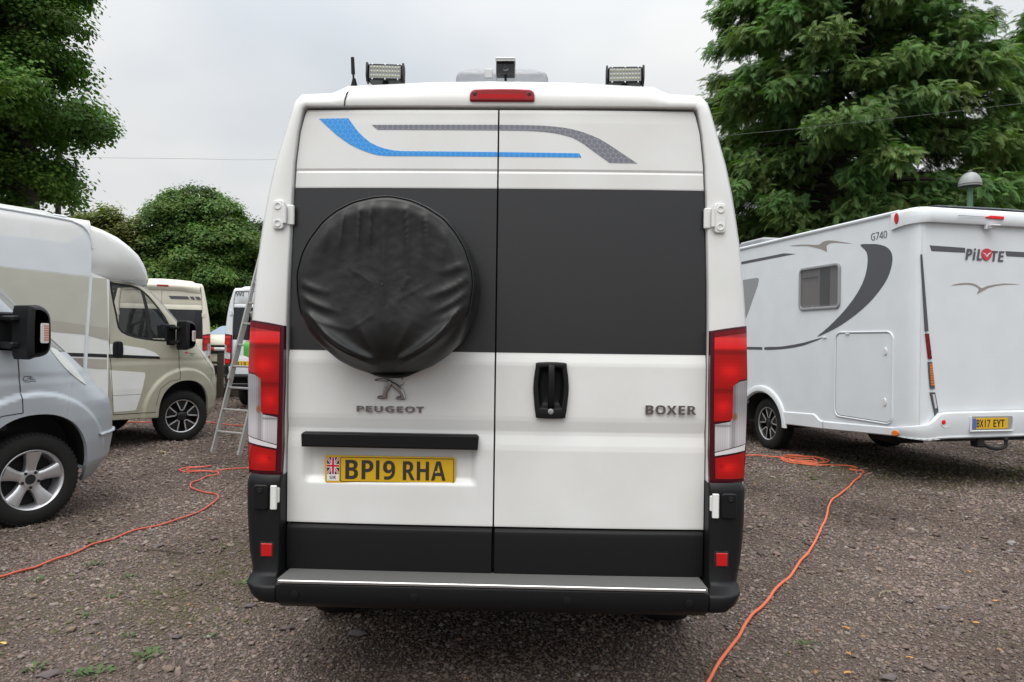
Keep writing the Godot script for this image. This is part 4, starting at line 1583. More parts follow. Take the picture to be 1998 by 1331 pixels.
func beige_cap(y: float) -> Array:   # [nose, half width] of the moulded front cap
	var n := tab([[2.22, -0.20], [2.30, -0.20], [2.5, -0.34], [2.65, -0.50], [2.8, -0.74], [2.9, -1.0], [2.96, -1.3], [3.0, -1.65], [3.03, -2.2]], y)
	var w := tab([[2.22, 0.90], [2.26, 0.94], [2.40, 1.01], [2.55, 1.03], [2.8, 1.02], [2.90, 0.99], [2.97, 0.90], [3.03, 0.5]], y)
	return [n, w]

func beige_side(x: float, y: float) -> Vector3:
	var w := tab([[0.3, 1.03], [2.75, 1.03], [2.88, 1.02], [2.95, 0.985], [3.0, 0.90]], y)
	return Vector3(x, y, w)

func make_beige_motorhome() -> void:
	nose_shift = 0.04
	var o := thing("beige_motorhome", "beige and white low-profile motorhome parked side-on behind the silver van", "motorhome", Vector3(-5.538, 0, -10.745), 60)
	var win := smooth(P([-1.04, 2.175, -0.97, 2.20, -0.62, 2.165, -0.41, 1.99, -0.225, 1.70, -0.215, 1.45, -0.60, 1.45, -0.93, 1.545, -1.0, 1.77]), 3)
	make_cab(o, M.champagne, -1.12, win, 2.24)
	seat_and_wheel(o)
	var b := MB.new()
	# moulded cap over the cab
	var rows := []
	for y in [2.215, 2.24, 2.26, 2.30, 2.40, 2.5, 2.6, 2.7, 2.8, 2.87, 2.92, 2.96, 3.0, 3.03]:
		var k := beige_cap(y)
		var n: float = k[0]
		var w: float = k[1]
		var x0 := minf(-0.98, n - 0.5)
		var half := PackedVector3Array()
		for x in [-1.40, lerpf(-1.40, minf(x0, -1.42 if n < -1.4 else x0), 0.5)]:
			half.append(Vector3(minf(x, n - 0.02), y, w))
		for i in 15:
			var a := PI / 2 * i / 14.0
			half.append(Vector3(x0 + (n - x0) * pow(sin(a), 0.8), y, w * pow(maxf(cos(a), 0.0), 0.8)))
		var row := half.duplicate()
		for i in range(half.size() - 2, -1, -1):
			row.append(Vector3(half[i].x, half[i].y, -half[i].z))
		rows.append(row)
	b.grid(rows)
	put(b, "roof_cap", M.white, o)
	b = MB.new()   # dark rain lip over the door
	line_strip(b, [-1.13, 2.325, -0.85, 2.285, -0.55, 2.235], 0.030, func(x: float, y: float) -> Vector3: return Vector3(x, y - 0.04, 0.918 + 0.0 * x), 0.0)
	put(b, "rain_lip", M.mid_grey, o)
	# living box
	var side := func(z: float) -> Callable:
		return func(x: float, y: float) -> Vector3: return beige_side(x, y) * Vector3(1, 1, z)
	for z in [1.0, -1.0]:
		b = MB.new()
		b.patch(P([-6.0, 0.42, -1.12, 0.40, -1.12, 2.22, -1.36, 2.30, -1.36, 2.95, -6.0, 2.97]), side.call(z), lin(-6.1, -1.0, 0.4), PackedFloat32Array([0.3, 1.0, 2.0, 2.75, 2.82, 2.88, 2.92, 2.95, 3.0]), 0.0, 0.05, z)
		put(b, "side_wall", M.white, o)
	b = MB.new()
	b.grid([PackedVector3Array([Vector3(-6, 2.96, 1.0), Vector3(-6, 3.05, 0.8), Vector3(-6, 3.07, 0), Vector3(-6, 3.05, -0.8), Vector3(-6, 2.96, -1.0)]), PackedVector3Array([Vector3(-1.8, 2.95, 1.0), Vector3(-1.8, 3.02, 0.8), Vector3(-1.9, 3.04, 0), Vector3(-1.8, 3.02, -0.8), Vector3(-1.8, 2.95, -1.0)]), PackedVector3Array([Vector3(-1.35, 2.80, 1.0), Vector3(-1.3, 2.9, 0.8), Vector3(-1.3, 2.93, 0), Vector3(-1.3, 2.9, -0.8), Vector3(-1.35, 2.80, -1.0)])])
	b.box(Vector3(-6.0, 1.7, 0), Vector3(0.06, 2.5, 2.04))
	put(b, "roof", M.white, o)
	# livery
	var sm: Callable = side.call(1.0)
	decal(o, "upper_panel", M.cool_white, smooth(P([-5.9, 2.96, -1.60, 2.905, -1.48, 2.875, -1.40, 2.80, -1.37, 2.70, -1.355, 2.55, -1.355, 2.245, -5.9, 2.38]), 1), sm, 0.003, 0.3)
	decal(o, "beige_band", M.beige_band, P([-5.9, 2.375, -1.385, 2.235, -1.42, 1.63, -5.9, 2.15]), sm, 0.003, 0.4)
	decal(o, "beige_band", M.beige_dark, P([-5.9, 2.149, -1.42, 1.629, -1.425, 1.512, -5.9, 1.84]), sm, 0.003, 0.4)
	decal(o, "beige_band", M.beige_band, P([-1.335, 2.235, -1.16, 2.23, -1.13, 1.60, -1.375, 1.62]), sm, 0.003, 0.2)
	decal(o, "beige_band", M.beige_dark, P([-1.375, 1.618, -1.13, 1.598, -1.13, 1.44, -1.39, 1.50]), sm, 0.003, 0.2)
	decal(o, "black_stripe", M.gloss_black, P([-5.9, 1.46, -1.435, 1.277, -1.435, 1.232, -5.9, 1.42]), sm, 0.003, 0.5)
	decal(o, "black_stripe", M.gloss_black, P([-1.395, 1.276, -1.14, 1.262, -1.14, 1.218, -1.395, 1.232]), sm, 0.003, 0.2)
	decal(o, "taupe_band", M.taupe, P([-5.9, 1.37, -1.44, 1.215, -1.44, 1.10, -5.9, 1.20]), sm, 0.003, 0.5)
	decal(o, "taupe_band", M.beige_dark, P([-1.40, 1.21, -1.14, 1.195, -1.14, 1.07, -1.40, 1.09]), sm, 0.003, 0.2)
	b = MB.new()   # joint strip and roof rail
	line_strip(b, [-1.357, 2.24, -1.40, 1.5, -1.415, 1.02], 0.036, sm, 0.007)
	put(b, "joint_strip", M.cool_white, o)
	b = MB.new()
	var rail := []
	for p in [[-6.0, 2.985], [-3.0, 2.955], [-1.75, 2.925], [-1.56, 2.90], [-1.46, 2.862], [-1.395, 2.79], [-1.36, 2.70], [-1.345, 2.60]]:
		rail.append(beige_side(p[0], p[1]) + Vector3(0, 0, 0.006))
	b.tube(smooth3(rail, 4), 0.020, 8, 0.012)
	b.box(Vector3(-1.72, 2.955, 0.99), Vector3(0.16, 0.03, 0.03), 0.01)
	put(b, "roof_rail", M.cool_white, o)
	# cab door details
	decal(o, "white_flash", M.white, P([-1.115, 1.395, -0.95, 1.385, -0.62, 1.335, -0.46, 1.275, -0.40, 1.225, -1.115, 1.265]), cab_map, 0.0022)
	decal(o, "black_stripe", M.gloss_black, P([-1.115, 1.258, -0.405, 1.223, -0.385, 1.190, -1.115, 1.215]), cab_map, 0.0022)
	decal(o, "white_panel", M.white, P([-1.095, 1.055, -0.615, 1.01, -0.605, 0.97, -0.66, 0.72, -1.055, 0.725]), cab_map, 0.0022)
	decal(o, "white_panel", M.white, P([-1.053, 0.717, -0.662, 0.712, -0.72, 0.52, -0.74, 0.505, -1.035, 0.505]), cab_map, 0.0022)
	b = MB.new()
	line_strip(b, [-0.105, 1.42, -0.10, 1.2, -0.10, 0.895], 0.007, cab_map, 0.0028)
	line_strip(b, [-0.10, 0.895, -0.25, 0.88, -0.40, 0.78, -0.455, 0.55], 0.006, cab_map, 0.0028)
	line_strip(b, [-1.095, 2.2, -1.10, 1.5, -1.075, 1.0, -1.03, 0.47], 0.006, cab_map, 0.0028)
	line_strip(b, [-1.03, 0.47, -0.45, 0.46], 0.008, cab_map, 0.0028)
	put(b, "door_gap", M.gap, o)
	b = MB.new()
	b.xf = tf(-0.985, 1.325, 1.008)
	b.prism(smooth(P([-0.04, 0.10, 0.04, 0.10, 0.066, 0.06, 0.07, -0.05, 0.05, -0.11, -0.05, -0.11, -0.07, -0.05, -0.066, 0.06]), 2), -0.01, 0.018, 0.008)
	b.box(Vector3(0, 0.0, 0.022), Vector3(0.03, 0.17, 0.012), 0.004)
	put(b, "door_handle", M.black_plastic, o)
	decal(o, "headlight", M.headlight, smooth(P([0.30, 1.395, 0.36, 1.36, 0.47, 1.235, 0.56, 1.10, 0.60, 1.0, 0.55, 1.02, 0.46, 1.12, 0.38, 1.22, 0.32, 1.32]), 2), cab_map, 0.006, 0.04, 0.01)
	b = MB.new()
	line_strip(b, [0.0, 1.275, 0.055, 1.270], 0.022, cab_map, 0.003)
	put(b, "wing_badge", M.red_text, o)
	b = MB.new()
	for k in [[0.075, 1.27, 0.10, 1.255], [0.10, 1.255, 0.13, 1.263], [0.13, 1.263, 0.15, 1.25], [0.15, 1.25, 0.18, 1.258], [0.09, 1.235, 0.14, 1.232]]:
		line_strip(b, k, 0.009, cab_map, 0.003)
	put(b, "wing_badge", M.charcoal, o)
	b = MB.new()
	line_strip(b, [0.58, 1.02, 0.53, 0.93, 0.45, 0.80], 0.006, cab_map, 0.002)
	put(b, "bumper_gap", M.seam, o)
	decal(o, "fog_lamp", M.charcoal, P([0.70, 0.82, 0.77, 0.82, 0.77, 0.72, 0.72, 0.74]), cab_map, 0.004, 0.02)
	# sill
	b = MB.new()
	line_strip(b, [-1.12, 0.43, -0.44, 0.415], 0.05, cab_map, 0.006)
	put(b, "sill", M.champagne, o)
	make_mirror(o)
	make_mirror(o, -1.0)
	make_wheel(o, tf(0.0, 0.366, 0.97, -14), 1)
	make_wheel(o, tf(0.0, 0.366, -0.97, 170), 1)
	make_wheel(o, tf(-4.0, 0.366, 0.97), 1)
	b = MB.new()
	b.box(Vector3(-3.5, 0.50, 0), Vector3(4.6, 0.2, 1.7))
	put(b, "underbody", M.gap, o)

# ---------------------------------------------------------------- white coachbuilt motorhome at the right
# local axes: x forwards (0 at the rear axle), y up, z to its right; the wall at z = -1.15 faces us
func wall_map(x: float, y: float) -> Vector3:
	return Vector3(x, y, -1.15)

func tail_map(z: float, y: float) -> Vector3:
	return Vector3(-2.86 - 0.02 * cos(z * 1.2), y, z)

func make_white_motorhome() -> void:
	var o := thing("white_motorhome", "white coachbuilt motorhome with grey swoosh graphics and a small side window", "motorhome", Vector3(4.731, 0, -10.533), 102.4)
	var b := MB.new()
	var arch := PackedVector2Array()
	for i in 25:
		var a := PI * i / 24.0
		arch.append(Vector2(0.02 + cos(a) * 0.53, 0.36 + sin(a) * 0.45))
	arch.append(Vector2(-0.55, 0.2))
	arch.append(Vector2(0.57, 0.2))
	arch = P_fix(arch)
	var wall := P([-2.60, 0.60, -2.50, 0.60, -1.34, 0.55, -0.55, 0.43, 4.6, 0.45, 4.6, 2.95, -2.60, 2.95])
	var win := rrect(-1.25, 2.225, 0.80, 0.54, 0.07)
	wall = P_fix(Geometry2D.clip_polygons(wall, arch)[0])
	b.patch(wall, wall_map, lin(-2.7, 4.7, 0.25), lin(0.3, 3.0, 0.25), 0.0, 0.04, -1.0, [win])
	put(b, "side_wall", M.cool_white, o)
	b = MB.new()
	var rows := []
	for z in [-1.15, -1.0, -0.7]:
		var row := PackedVector3Array()
		for p in arch:
			if p.y < 0.25:
				continue
			row.append(Vector3(p.x, p.y, z))
		rows.append(row)
	b.grid(rows)
	b.box(Vector3(0.9, 0.62, 0), Vector3(7.4, 0.22, 1.7))
	put(b, "wheel_house", M.gap, o)
	b = MB.new()   # arch moulding
	rows = []
	for k in [[0.53, 0.45, -1.15], [0.53, 0.45, -1.175], [0.545, 0.465, -1.185], [0.60, 0.525, -1.180], [0.615, 0.54, -1.165], [0.615, 0.54, -1.15]]:
		var row := PackedVector3Array()
		for i in 25:
			var a := PI * i / 24.0
			row.append(Vector3(0.02 + cos(a) * k[0], 0.37 + sin(a) * k[1], k[2]))
		rows.append(row)
	b.grid(rows)
	put(b, "arch_moulding", M.cool_white, o)
	# rounded corner and rear wall
	b = MB.new()
	rows = []
	for y in [0.58, 0.8, 1.2, 1.6, 2.0, 2.45, 2.82]:
		var row := PackedVector3Array()
		var tw: float = 0.035 * (1.0 - (y - 0.58) / 2.24)   # the pillar leans in towards the bumper
		for k in [[-2.60, -1.15], [-2.67, -1.15], [-2.74, -1.146], [-2.80, -1.137], [-2.84, -1.120], [-2.862, -1.098], [-2.87, -1.06 + tw * 2.0], [-2.862, -1.05 + tw * 2.0]]:
			row.append(Vector3(k[0], y, k[1]))
		rows.append(row)
	b.grid(rows)
	put(b, "corner_pillar", M.cool_white, o)
	b = MB.new()
	b.patch(P([-1.10, 0.60, 1.15, 0.60, 1.15, 2.84, -1.10, 2.84]), tail_map, lin(-1.2, 1.2, 0.15), lin(0.5, 3.0, 0.3))
	b.box(Vector3(0.87, 1.7, 1.13), Vector3(7.4, 2.5, 0.04))
	b.box(Vector3(4.6, 1.7, 0), Vector3(0.04, 2.5, 2.28))
	put(b, "rear_wall", M.cool_white, o)
	b = MB.new()
	b.grid([PackedVector3Array([Vector3(-2.85, 2.955, -1.13), Vector3(4.6, 2.955, -1.13)]), PackedVector3Array([Vector3(-2.85, 2.99, -0.9), Vector3(4.6, 2.99, -0.9)]), PackedVector3Array([Vector3(-2.85, 3.0, 0), Vector3(4.6, 3.0, 0)]), PackedVector3Array([Vector3(-2.85, 2.955, 1.13), Vector3(4.6, 2.955, 1.13)])])
	put(b, "roof", M.cool_white, o)
	b = MB.new()   # edge rail
	rows = []
	for x in [-2.62, 4.6]:
		rows.append(PackedVector3Array([Vector3(x, 2.925, -1.151), Vector3(x, 2.928, -1.166), Vector3(x, 2.95, -1.174), Vector3(x, 2.968, -1.166), Vector3(x, 2.975, -1.13)]))
	b.grid(rows)
	put(b, "roof_rail", M.cool_white, o)
	# moulded rear cap
	b = MB.new()
	rows = []
	for k in [[2.800, 0.0], [2.795, 0.035], [2.80, 0.055], [2.86, 0.062], [2.92, 0.050], [2.955, 0.022], [2.97, -0.03], [2.98, -0.2]]:
		var y: float = k[0]
		var e: float = k[1]
		var row := PackedVector3Array()
		row.append(Vector3(-2.50, y - (0.035 if y < 2.81 else 0.0), -1.15 - minf(e, 0.03) * 0.8))
		row.append(Vector3(-2.62, y - (0.02 if y < 2.81 else 0.0), -1.15 - minf(e, 0.04)))
		for i in 6:
			var a := PI / 2 * i / 5.0
			row.append(Vector3(-2.72 - sin(a) * (0.15 + e), y - (0.01 * (1.0 - i / 5.0) if y < 2.81 else 0.0), -1.02 - cos(a) * (0.13 + minf(e, 0.04))))
		for z in [-0.8, -0.4, 0.0, 0.4, 0.8, 1.1]:
			row.append(Vector3(-2.87 - e - 0.02 * cos(z * 1.2) + 0.015, y, z))
		rows.append(row)
	b.grid(rows)
	put(b, "rear_cap", M.cool_white, o)
	b = MB.new()
	b.box(Vector3(-2.945, 2.875, -0.5), Vector3(0.006, 0.006, 0.46))
	put(b, "cap_groove", M.mid_grey, o)
	# skirt, bumper
	b = MB.new()
	b.xf = Transform3D(Basis(Vector3(1, 0, 0), Vector3(0, 1, 0), Vector3(0, 0, -1)), Vector3(0, 0, -1.15))
	b.prism(P([-2.66, 0.53, -1.38, 0.455, -0.57, 0.42, -0.44, 0.585, -1.17, 0.625, -1.215, 0.615, -1.29, 0.565, -1.36, 0.552, -2.66, 0.625]), -0.02, 0.022, 0.012)
	put(b, "side_skirt", M.cool_white, o)
	b = MB.new()
	b.box(Vector3(-1.385, 0.505, -1.174), Vector3(0.005, 0.10, 0.002))
	put(b, "skirt_joint", M.seam, o)
	b = MB.new()
	b.xf = Transform3D(Basis(Vector3(1, 0, 0), Vector3(0, 1, 0), Vector3(0, 0, -1)), Vector3(0, 0, -1.15))
	b.prism(P([0.62, 0.43, 4.5, 0.43, 4.5, 0.60, 0.60, 0.60]), -0.02, 0.02, 0.012)
	put(b, "side_skirt", M.cool_white, o)
	b = MB.new()
	rows = []
	var top := func(i: float) -> float:
		return tab([[0.0, 0.625], [3.0, 0.665], [5.0, 0.69], [6.0, 0.73], [7.0, 0.80], [8.0, 0.815], [12.0, 0.835]], i)
	var plan := [[-2.60, -1.15, 0.0], [-2.68, -1.15, 1.0], [-2.76, -1.14, 2.0], [-2.82, -1.115, 3.0], [-2.86, -1.08, 4.0], [-2.885, -1.03, 5.0], [-2.895, -0.97, 6.0], [-2.90, -0.90, 7.0], [-2.905, -0.8, 8.0], [-2.912, -0.4, 9.0], [-2.915, 0.0, 10.0], [-2.912, 0.4, 11.0], [-2.90, 1.0, 12.0]]
	for k in [[0.0, -0.02], [0.0, 0.02], [0.06, 0.034], [0.5, 0.030], [0.85, 0.016], [0.93, 0.012], [1.0, 0.03], [1.0, -0.05]]:
		var row := PackedVector3Array()
		for p in plan:
			var t: float = top.call(p[2])
			var bot := tab([[0.0, 0.53], [5.0, 0.522], [12.0, 0.555]], p[2])
			var d := Vector2(p[0] + 2.70, p[1] * 1.0 + 0.95)
			if p[1] > -0.97:
				d = Vector2(-1, 0)
			elif p[0] > -2.70:
				d = Vector2(0, -1)
			d = d.normalized()
			row.append(Vector3(p[0] + d.x * k[1], lerpf(t, bot, k[0]), p[1] + d.y * k[1]))
		rows.append(row)
	b.grid(rows)
	put(b, "rear_bumper", M.cool_white, o)
	b = MB.new()
	b.box(Vector3(-2.86, 0.52, 0.02), Vector3(0.06, 0.03, 1.9))
	b.box(Vector3(-1.85, 0.42, -0.50), Vector3(0.42, 0.12, 0.45), 0.03)
	put(b, "underbody", M.gap, o)
	# graphics on the side
	var sw := smooth(P([-1.99, 2.67, -2.13, 2.663, -2.28, 2.64, -2.42, 2.59, -2.495, 2.51, -2.50, 2.40, -2.43, 2.24, -2.26, 2.07, -2.04, 1.92, -1.76, 1.78, -1.51, 1.685, -1.22, 1.605, -1.43, 1.72, -1.72, 1.91, -1.93, 2.09, -2.06, 2.26, -2.115, 2.43, -2.10, 2.57]), 3)
	decal(o, "grey_swoosh", M.charcoal, sw, wall_map, -0.002, 0.2, -0.0015)
	decal(o, "grey_stripe", M.charcoal, P([4.5, 2.75, -0.47, 2.75, -0.75, 2.71, 4.5, 2.70]), wall_map, -0.002, 0.5, -0.0015)
	decal(o, "grey_stripe", M.charcoal, P([4.5, 1.455, 0.03, 1.46, 0.03, 1.42, 4.5, 1.415]), wall_map, -0.002, 0.5, -0.0015)
	decal(o, "grey_stripe", M.charcoal, smooth(P([-0.04, 1.46, -0.30, 1.467, -0.55, 1.482, -0.95, 1.53, -1.38, 1.605, -0.95, 1.492, -0.55, 1.443, -0.30, 1.427, -0.04, 1.42]), 2), wall_map, -0.002, 0.2, -0.0015)
	decal(o, "grey_panel", M.mid_grey, P([3.0, 2.47, 0.20, 2.47, 0.14, 2.45, 0.17, 2.36, 0.46, 1.91, 0.9, 1.5, 3.0, 1.5]), wall_map, -0.002, 0.3, -0.0015)
	decal(o, "gull_motif", M.taupe, smooth(P([-0.60, 2.835, -0.80, 2.825, -1.02, 2.80, -1.22, 2.77, -1.30, 2.795, -1.42, 2.80, -1.60, 2.765, -1.86, 2.70, -1.60, 2.745, -1.46, 2.76, -1.38, 2.735, -1.39, 2.66, -1.28, 2.705, -1.0, 2.78, -0.8, 2.805]), 2), wall_map, -0.002, 0.2, -0.0015)
	letters("G740", 0.25, 0.085, 0.002, M.charcoal, tf(-2.295, 2.735, -1.152, 180, 0, 0), o, "model_badge", false)
	# window
	b = MB.new()
	rows = []
	for k in [[0.0, -1.12], [0.0, -1.168], [0.008, -1.174], [0.03, -1.174], [0.036, -1.168], [0.036, -1.14]]:
		var row := PackedVector3Array()
		for p in rrect(-1.25, 2.225, 0.82 - 2 * k[0], 0.56 - 2 * k[0], 0.075 - k[0]):
			row.append(Vector3(p.x, p.y, k[1]))
		rows.append(row)
	b.grid(rows, true)
	var wf := put(b, "window", M.mid_grey, o)
	b = MB.new()
	b.xf = tf(-1.25, 2.225, -1.158)
	b.prism(rrect(0, 0, 0.75, 0.49, 0.05), -0.002, 0.0, 0.0, false)
	put(b, "pane", M.glass, wf)
	b = MB.new()
	var pleats := func(bb: MB, x0: float, x1: float, y0: float, y1: float) -> void:
		var rr := []
		for y in [y0, (y0 + y1) / 2, y1]:
			var row := PackedVector3Array()
			for i in 25:
				row.append(Vector3(lerpf(x0, x1, i / 24.0), y, -1.138 + 0.009 * sin(i * 1.6)))
			rr.append(row)
		bb.grid(rr)
	pleats.call(b, -0.84, -1.24, 1.96, 2.49)
	put(b, "curtain", M.curtain, wf)
	b = MB.new()
	pleats.call(b, -1.44, -1.67, 1.96, 2.49)
	put(b, "curtain", M.curtain, wf)
	b = MB.new()
	pleats.call(b, -1.24, -1.44, 1.96, 2.49)
	b.box(Vector3(-1.25, 2.2, -0.9), Vector3(1.0, 0.9, 0.02))
	put(b, "curtain", M.curtain_dark, wf)
	b = MB.new()
	b.box(Vector3(-1.05, 2.365, -1.151), Vector3(0.32, 0.012, 0.006))
	put(b, "curtain_rail", M.gap, wf)
	# garage door
	b = MB.new()
	rows = []
	for k in [[0.0, -1.150], [0.0, -1.162], [0.006, -1.166], [0.014, -1.166], [0.019, -1.160], [0.019, -1.148]]:
		var row := PackedVector3Array()
		for p in rrect(-2.06, 1.15, 0.975 - 2 * k[0], 1.03 - 2 * k[0], 0.10 - k[0], 6):
			row.append(Vector3(p.x, p.y, k[1]))
		rows.append(row)
	b.grid(rows, true)
	var gd := put(b, "garage_door", M.cool_white, o)
	b = MB.new()
	b.xf = tf(-2.06, 1.15, -1.152)
	var o1 := rrect(0, 0, 0.937, 0.992, 0.082, 6)
	var o2 := rrect(0, 0, 0.925, 0.980, 0.076, 6)
	for i in o1.size():
		var j := (i + 1) % o1.size()
		b.quad(Vector3(o1[i].x, o1[i].y, 0), Vector3(o1[j].x, o1[j].y, 0), Vector3(o2[j].x, o2[j].y, 0), Vector3(o2[i].x, o2[i].y, 0), Vector3(0, 0, -1))
	put(b, "door_gap", M.seam, gd)
	b = MB.new()
	b.xf = Transform3D(Basis(Vector3(1, 0, 0), Vector3(0, 1, 0), Vector3(0, 0, -1)), Vector3(-2.06, 1.15, -1.15))
	b.prism(rrect(0, 0, 0.922, 0.977, 0.075, 6), 0.0, 0.008, 0.004, false)
	put(b, "door_leaf", M.cool_white, gd)
	for y in [1.44, 0.88]:
		b = MB.new()
		b.xf = Transform3D(Basis(Vector3(1, 0, 0), Vector3(0, 1, 0), Vector3(0, 0, -1)), Vector3(-2.43, y, -1.158))
		b.prism(disc(0, 0, 0.026, 0.045, 16), 0, 0.014, 0.006)
		b.xf = b.xf * tf(0.004, 0.012, 0.014)
		b.prism(disc(0, 0, 0.009, -1, 10), 0, 0.003, 0.001)
		put(b, "latch", M.clear_rib, gd)
	b = MB.new()
	b.box(Vector3(-1.37, 1.595, -1.157), Vector3(0.07, 0.022, 0.016), 0.005)
	put(b, "door_catch", M.clear_rib, o)
	b = MB.new()
	b.box(Vector3(-1.80, 1.635, -1.166), Vector3(0.07, 0.016, 0.016), 0.005)
	put(b, "door_catch", M.clear_rib, o)
	# rear wall
	tail_bits(o)
	# lamps
	b = MB.new()
	b.xf = tf(-2.605, 2.875, -1.192, 180, 0, 0)
	b.prism(disc(0, 0, 0.032, 0.060, 20), -0.012, 0.006, 0.004)
	put(b, "marker_lamp", M.red_lens, o)
	b = MB.new()
	b.xf = tf(-2.615, 0.562, -1.178, 180, 0, 8)
	b.prism(disc(0, 0, 0.055, 0.030, 18), -0.012, 0.010, 0.005)
	put(b, "side_marker", M.amber, o)
	make_wheel(o, tf(0.0, 0.366, -1.075, 180), 1)
	make_wheel(o, tf(0.0, 0.366, 1.0), 1)
	make_wheel(o, tf(3.9, 0.366, -1.0, 180), 1)
	b = MB.new()   # roof vent just over the eave
	b.box(Vector3(0.55, 3.03, -0.8), Vector3(0.68, 0.09, 0.5), 0.03)
	put(b, "roof_vent", M.mid_grey, o)
	# tow bar with swan neck
	b = MB.new()
	b.box(Vector3(-2.86, 0.49, -0.37), Vector3(0.12, 0.11, 0.09), 0.015)
	b.tube(smooth3([Vector3(-2.88, 0.47, -0.33), Vector3(-2.92, 0.435, -0.27), Vector3(-2.95, 0.425, -0.19), Vector3(-2.96, 0.45, -0.12), Vector3(-2.96, 0.50, -0.11)], 5), 0.022, 10, 0.017)
	b.xf = tf(-2.96, 0.52, -0.11, 0, 90)
	b.lathe([Vector2(0.0, 0.026), Vector2(0.018, 0.02), Vector2(0.026, 0.0), Vector2(0.018, -0.02), Vector2(0.0, -0.026)], 14)
	put(b, "tow_bar", M.gap, o)

func tail_bits(o: Node3D) -> void:
	var f := func(z: float, y: float, d := 0.0) -> Transform3D: return tf(-2.884 - d, y, z, -90)
	var tm := func(z: float, y: float) -> Vector3: return tail_map(z, y)
	decal(o, "grey_bar", M.charcoal, P([-1.01, 2.56, -0.575, 2.55, -0.575, 2.497, -0.985, 2.50]), tm, 0.002, 0.1)
	decal(o, "grey_bar", M.charcoal, P([-0.065, 2.535, 0.75, 2.53, 0.75, 2.475, -0.05, 2.48]), tm, 0.002, 0.1)
	letters("PiL", 0.205, 0.125, 0.003, M.charcoal, f.call(-0.463, 2.487), o, "maker_lettering", true, 0.15)
	letters("TE", 0.165, 0.112, 0.003, M.charcoal, f.call(-0.172, 2.475), o, "maker_lettering", true, 0.15)
	var b := MB.new()
	b.xf = f.call(-0.31, 2.487, 0.002)
	b.prism(smooth(P([0.0, -0.065, 0.045, -0.035, 0.066, 0.01, 0.06, 0.045, 0.0, 0.066, -0.055, 0.045, -0.066, 0.0, -0.045, -0.04]), 3), 0, 0.004, 0.001)
	put(b, "maker_emblem", M.red_text, o)
	b = MB.new()
	b.xf = f.call(-0.31, 2.487, 0.0063)
	b.prism(P([-0.062, 0.022, -0.02, 0.010, 0.0, -0.015, 0.018, 0.014, 0.062, 0.030, 0.02, 0.0, 0.0, -0.030, -0.02, -0.002]), 0, 0.001)
	put(b, "maker_emblem", M.white_text, o)
	decal(o, "gull_motif", M.taupe, smooth(P([-0.74, 2.145, -0.64, 2.172, -0.51, 2.180, -0.43, 2.165, -0.36, 2.128, -0.29, 2.155, -0.08, 2.187, 0.12, 2.183, -0.08, 2.172, -0.27, 2.135, -0.42, 2.06, -0.395, 2.11, -0.44, 2.145, -0.54, 2.162]), 2), tm, 0.002, 0.1)
	b = MB.new()
	b.xf = f.call(-0.25, 2.875, 0.058)
	b.prism(P([-0.13, 0.006, -0.075, 0.018, 0.09, 0.016, 0.09, -0.016, -0.075, -0.016, -0.13, -0.006]), -0.02, 0.012, 0.004)
	put(b, "brake_light", M.red_bright, o)
	b = MB.new()
	b.xf = f.call(-0.31, 2.775, 0.03)
	b.box(Vector3(0, 0, 0.02), Vector3(0.06, 0.045, 0.07), 0.01)
	b.box(Vector3(0.01, 0.012, 0.055), Vector3(0.10, 0.015, 0.06), 0.004)
	b.box(Vector3(-0.045, 0.0, 0.0), Vector3(0.02, 0.05, 0.04), 0.006)
	put(b, "reversing_camera", M.clear_rib, o)
	# slim lamp cluster down the corner
	var rim := func(y: float) -> float: return tab([[0.76, -1.015], [1.03, -1.065], [1.35, -1.095], [1.64, -1.13], [2.47, -1.195]], y)
	var cl := func(t: float, y: float) -> Vector3:
		var z := clampf(rim.call(y) + t + 0.075, -1.15, 0.0)
		return Vector3(-2.868 - 0.004 * (1.0 - absf(t) * 10.0), y, z)
	for k in [["lamp_strip", M.charcoal, [0.0, 2.46, 0.008, 2.46, 0.036, 1.66, 0.0, 1.66]], ["lamp_strip", M.red_dark, [0.0, 1.635, 0.040, 1.635, 0.050, 1.37, 0.006, 1.37]], ["lamp_strip", M.charcoal, [0.0, 1.34, 0.048, 1.34, 0.062, 1.06, 0.006, 1.06]], ["lamp_strip", M.charcoal, [0.0, 1.02, 0.060, 1.02, 0.068, 0.82, 0.02, 0.775]]]:
		decal(o, k[0], k[1], P(k[2]), cl, 0.012, 0.06, 0.02)
	for i in 9:
		var y := 1.32 - i * 0.026
		decal(o, "indicator", M.amber, P([0.014, y, 0.048 + i * 0.001, y, 0.048 + i * 0.001, y - 0.018, 0.014, y - 0.018]), cl, 0.0135, 0.06)
	decal(o, "reversing_lamp", M.clear_lens, P([0.020, 1.0, 0.048, 1.0, 0.055, 0.86, 0.028, 0.85]), cl, 0.0135, 0.06)
	b = MB.new()   # recessed fog lamp
	b.xf = f.call(-0.845, 0.715, 0.052)
	b.lathe([Vector2(0.062, -0.006), Vector2(0.058, 0.0), Vector2(0.045, -0.012), Vector2(0.0, -0.02)], 24)
	put(b, "lamp_bowl", M.clear_rib, o)
	b = MB.new()
	b.xf = f.call(-0.868, 0.712, 0.05)
	b.lathe([Vector2(0.026, -0.02), Vector2(0.024, 0.002), Vector2(0.0, 0.006)], 18)
	put(b, "fog_lamp", M.red_bright, o)
	b = MB.new()
	b.xf = f.call(-0.285, 0.695, 0.064)
	var r1 := P([-0.26, -0.075, 0.24, -0.075, 0.29, 0.075, -0.26, 0.075])
	b.prism(r1, -0.004, 0.0, 0.0)
	put(b, "plate_recess", M.mid_grey, o)
	b = MB.new()
	b.xf = f.call(-0.285, 0.695, 0.066)
	b.box(Vector3(0, -0.078, 0), Vector3(0.54, 0.016, 0.02), 0.004)
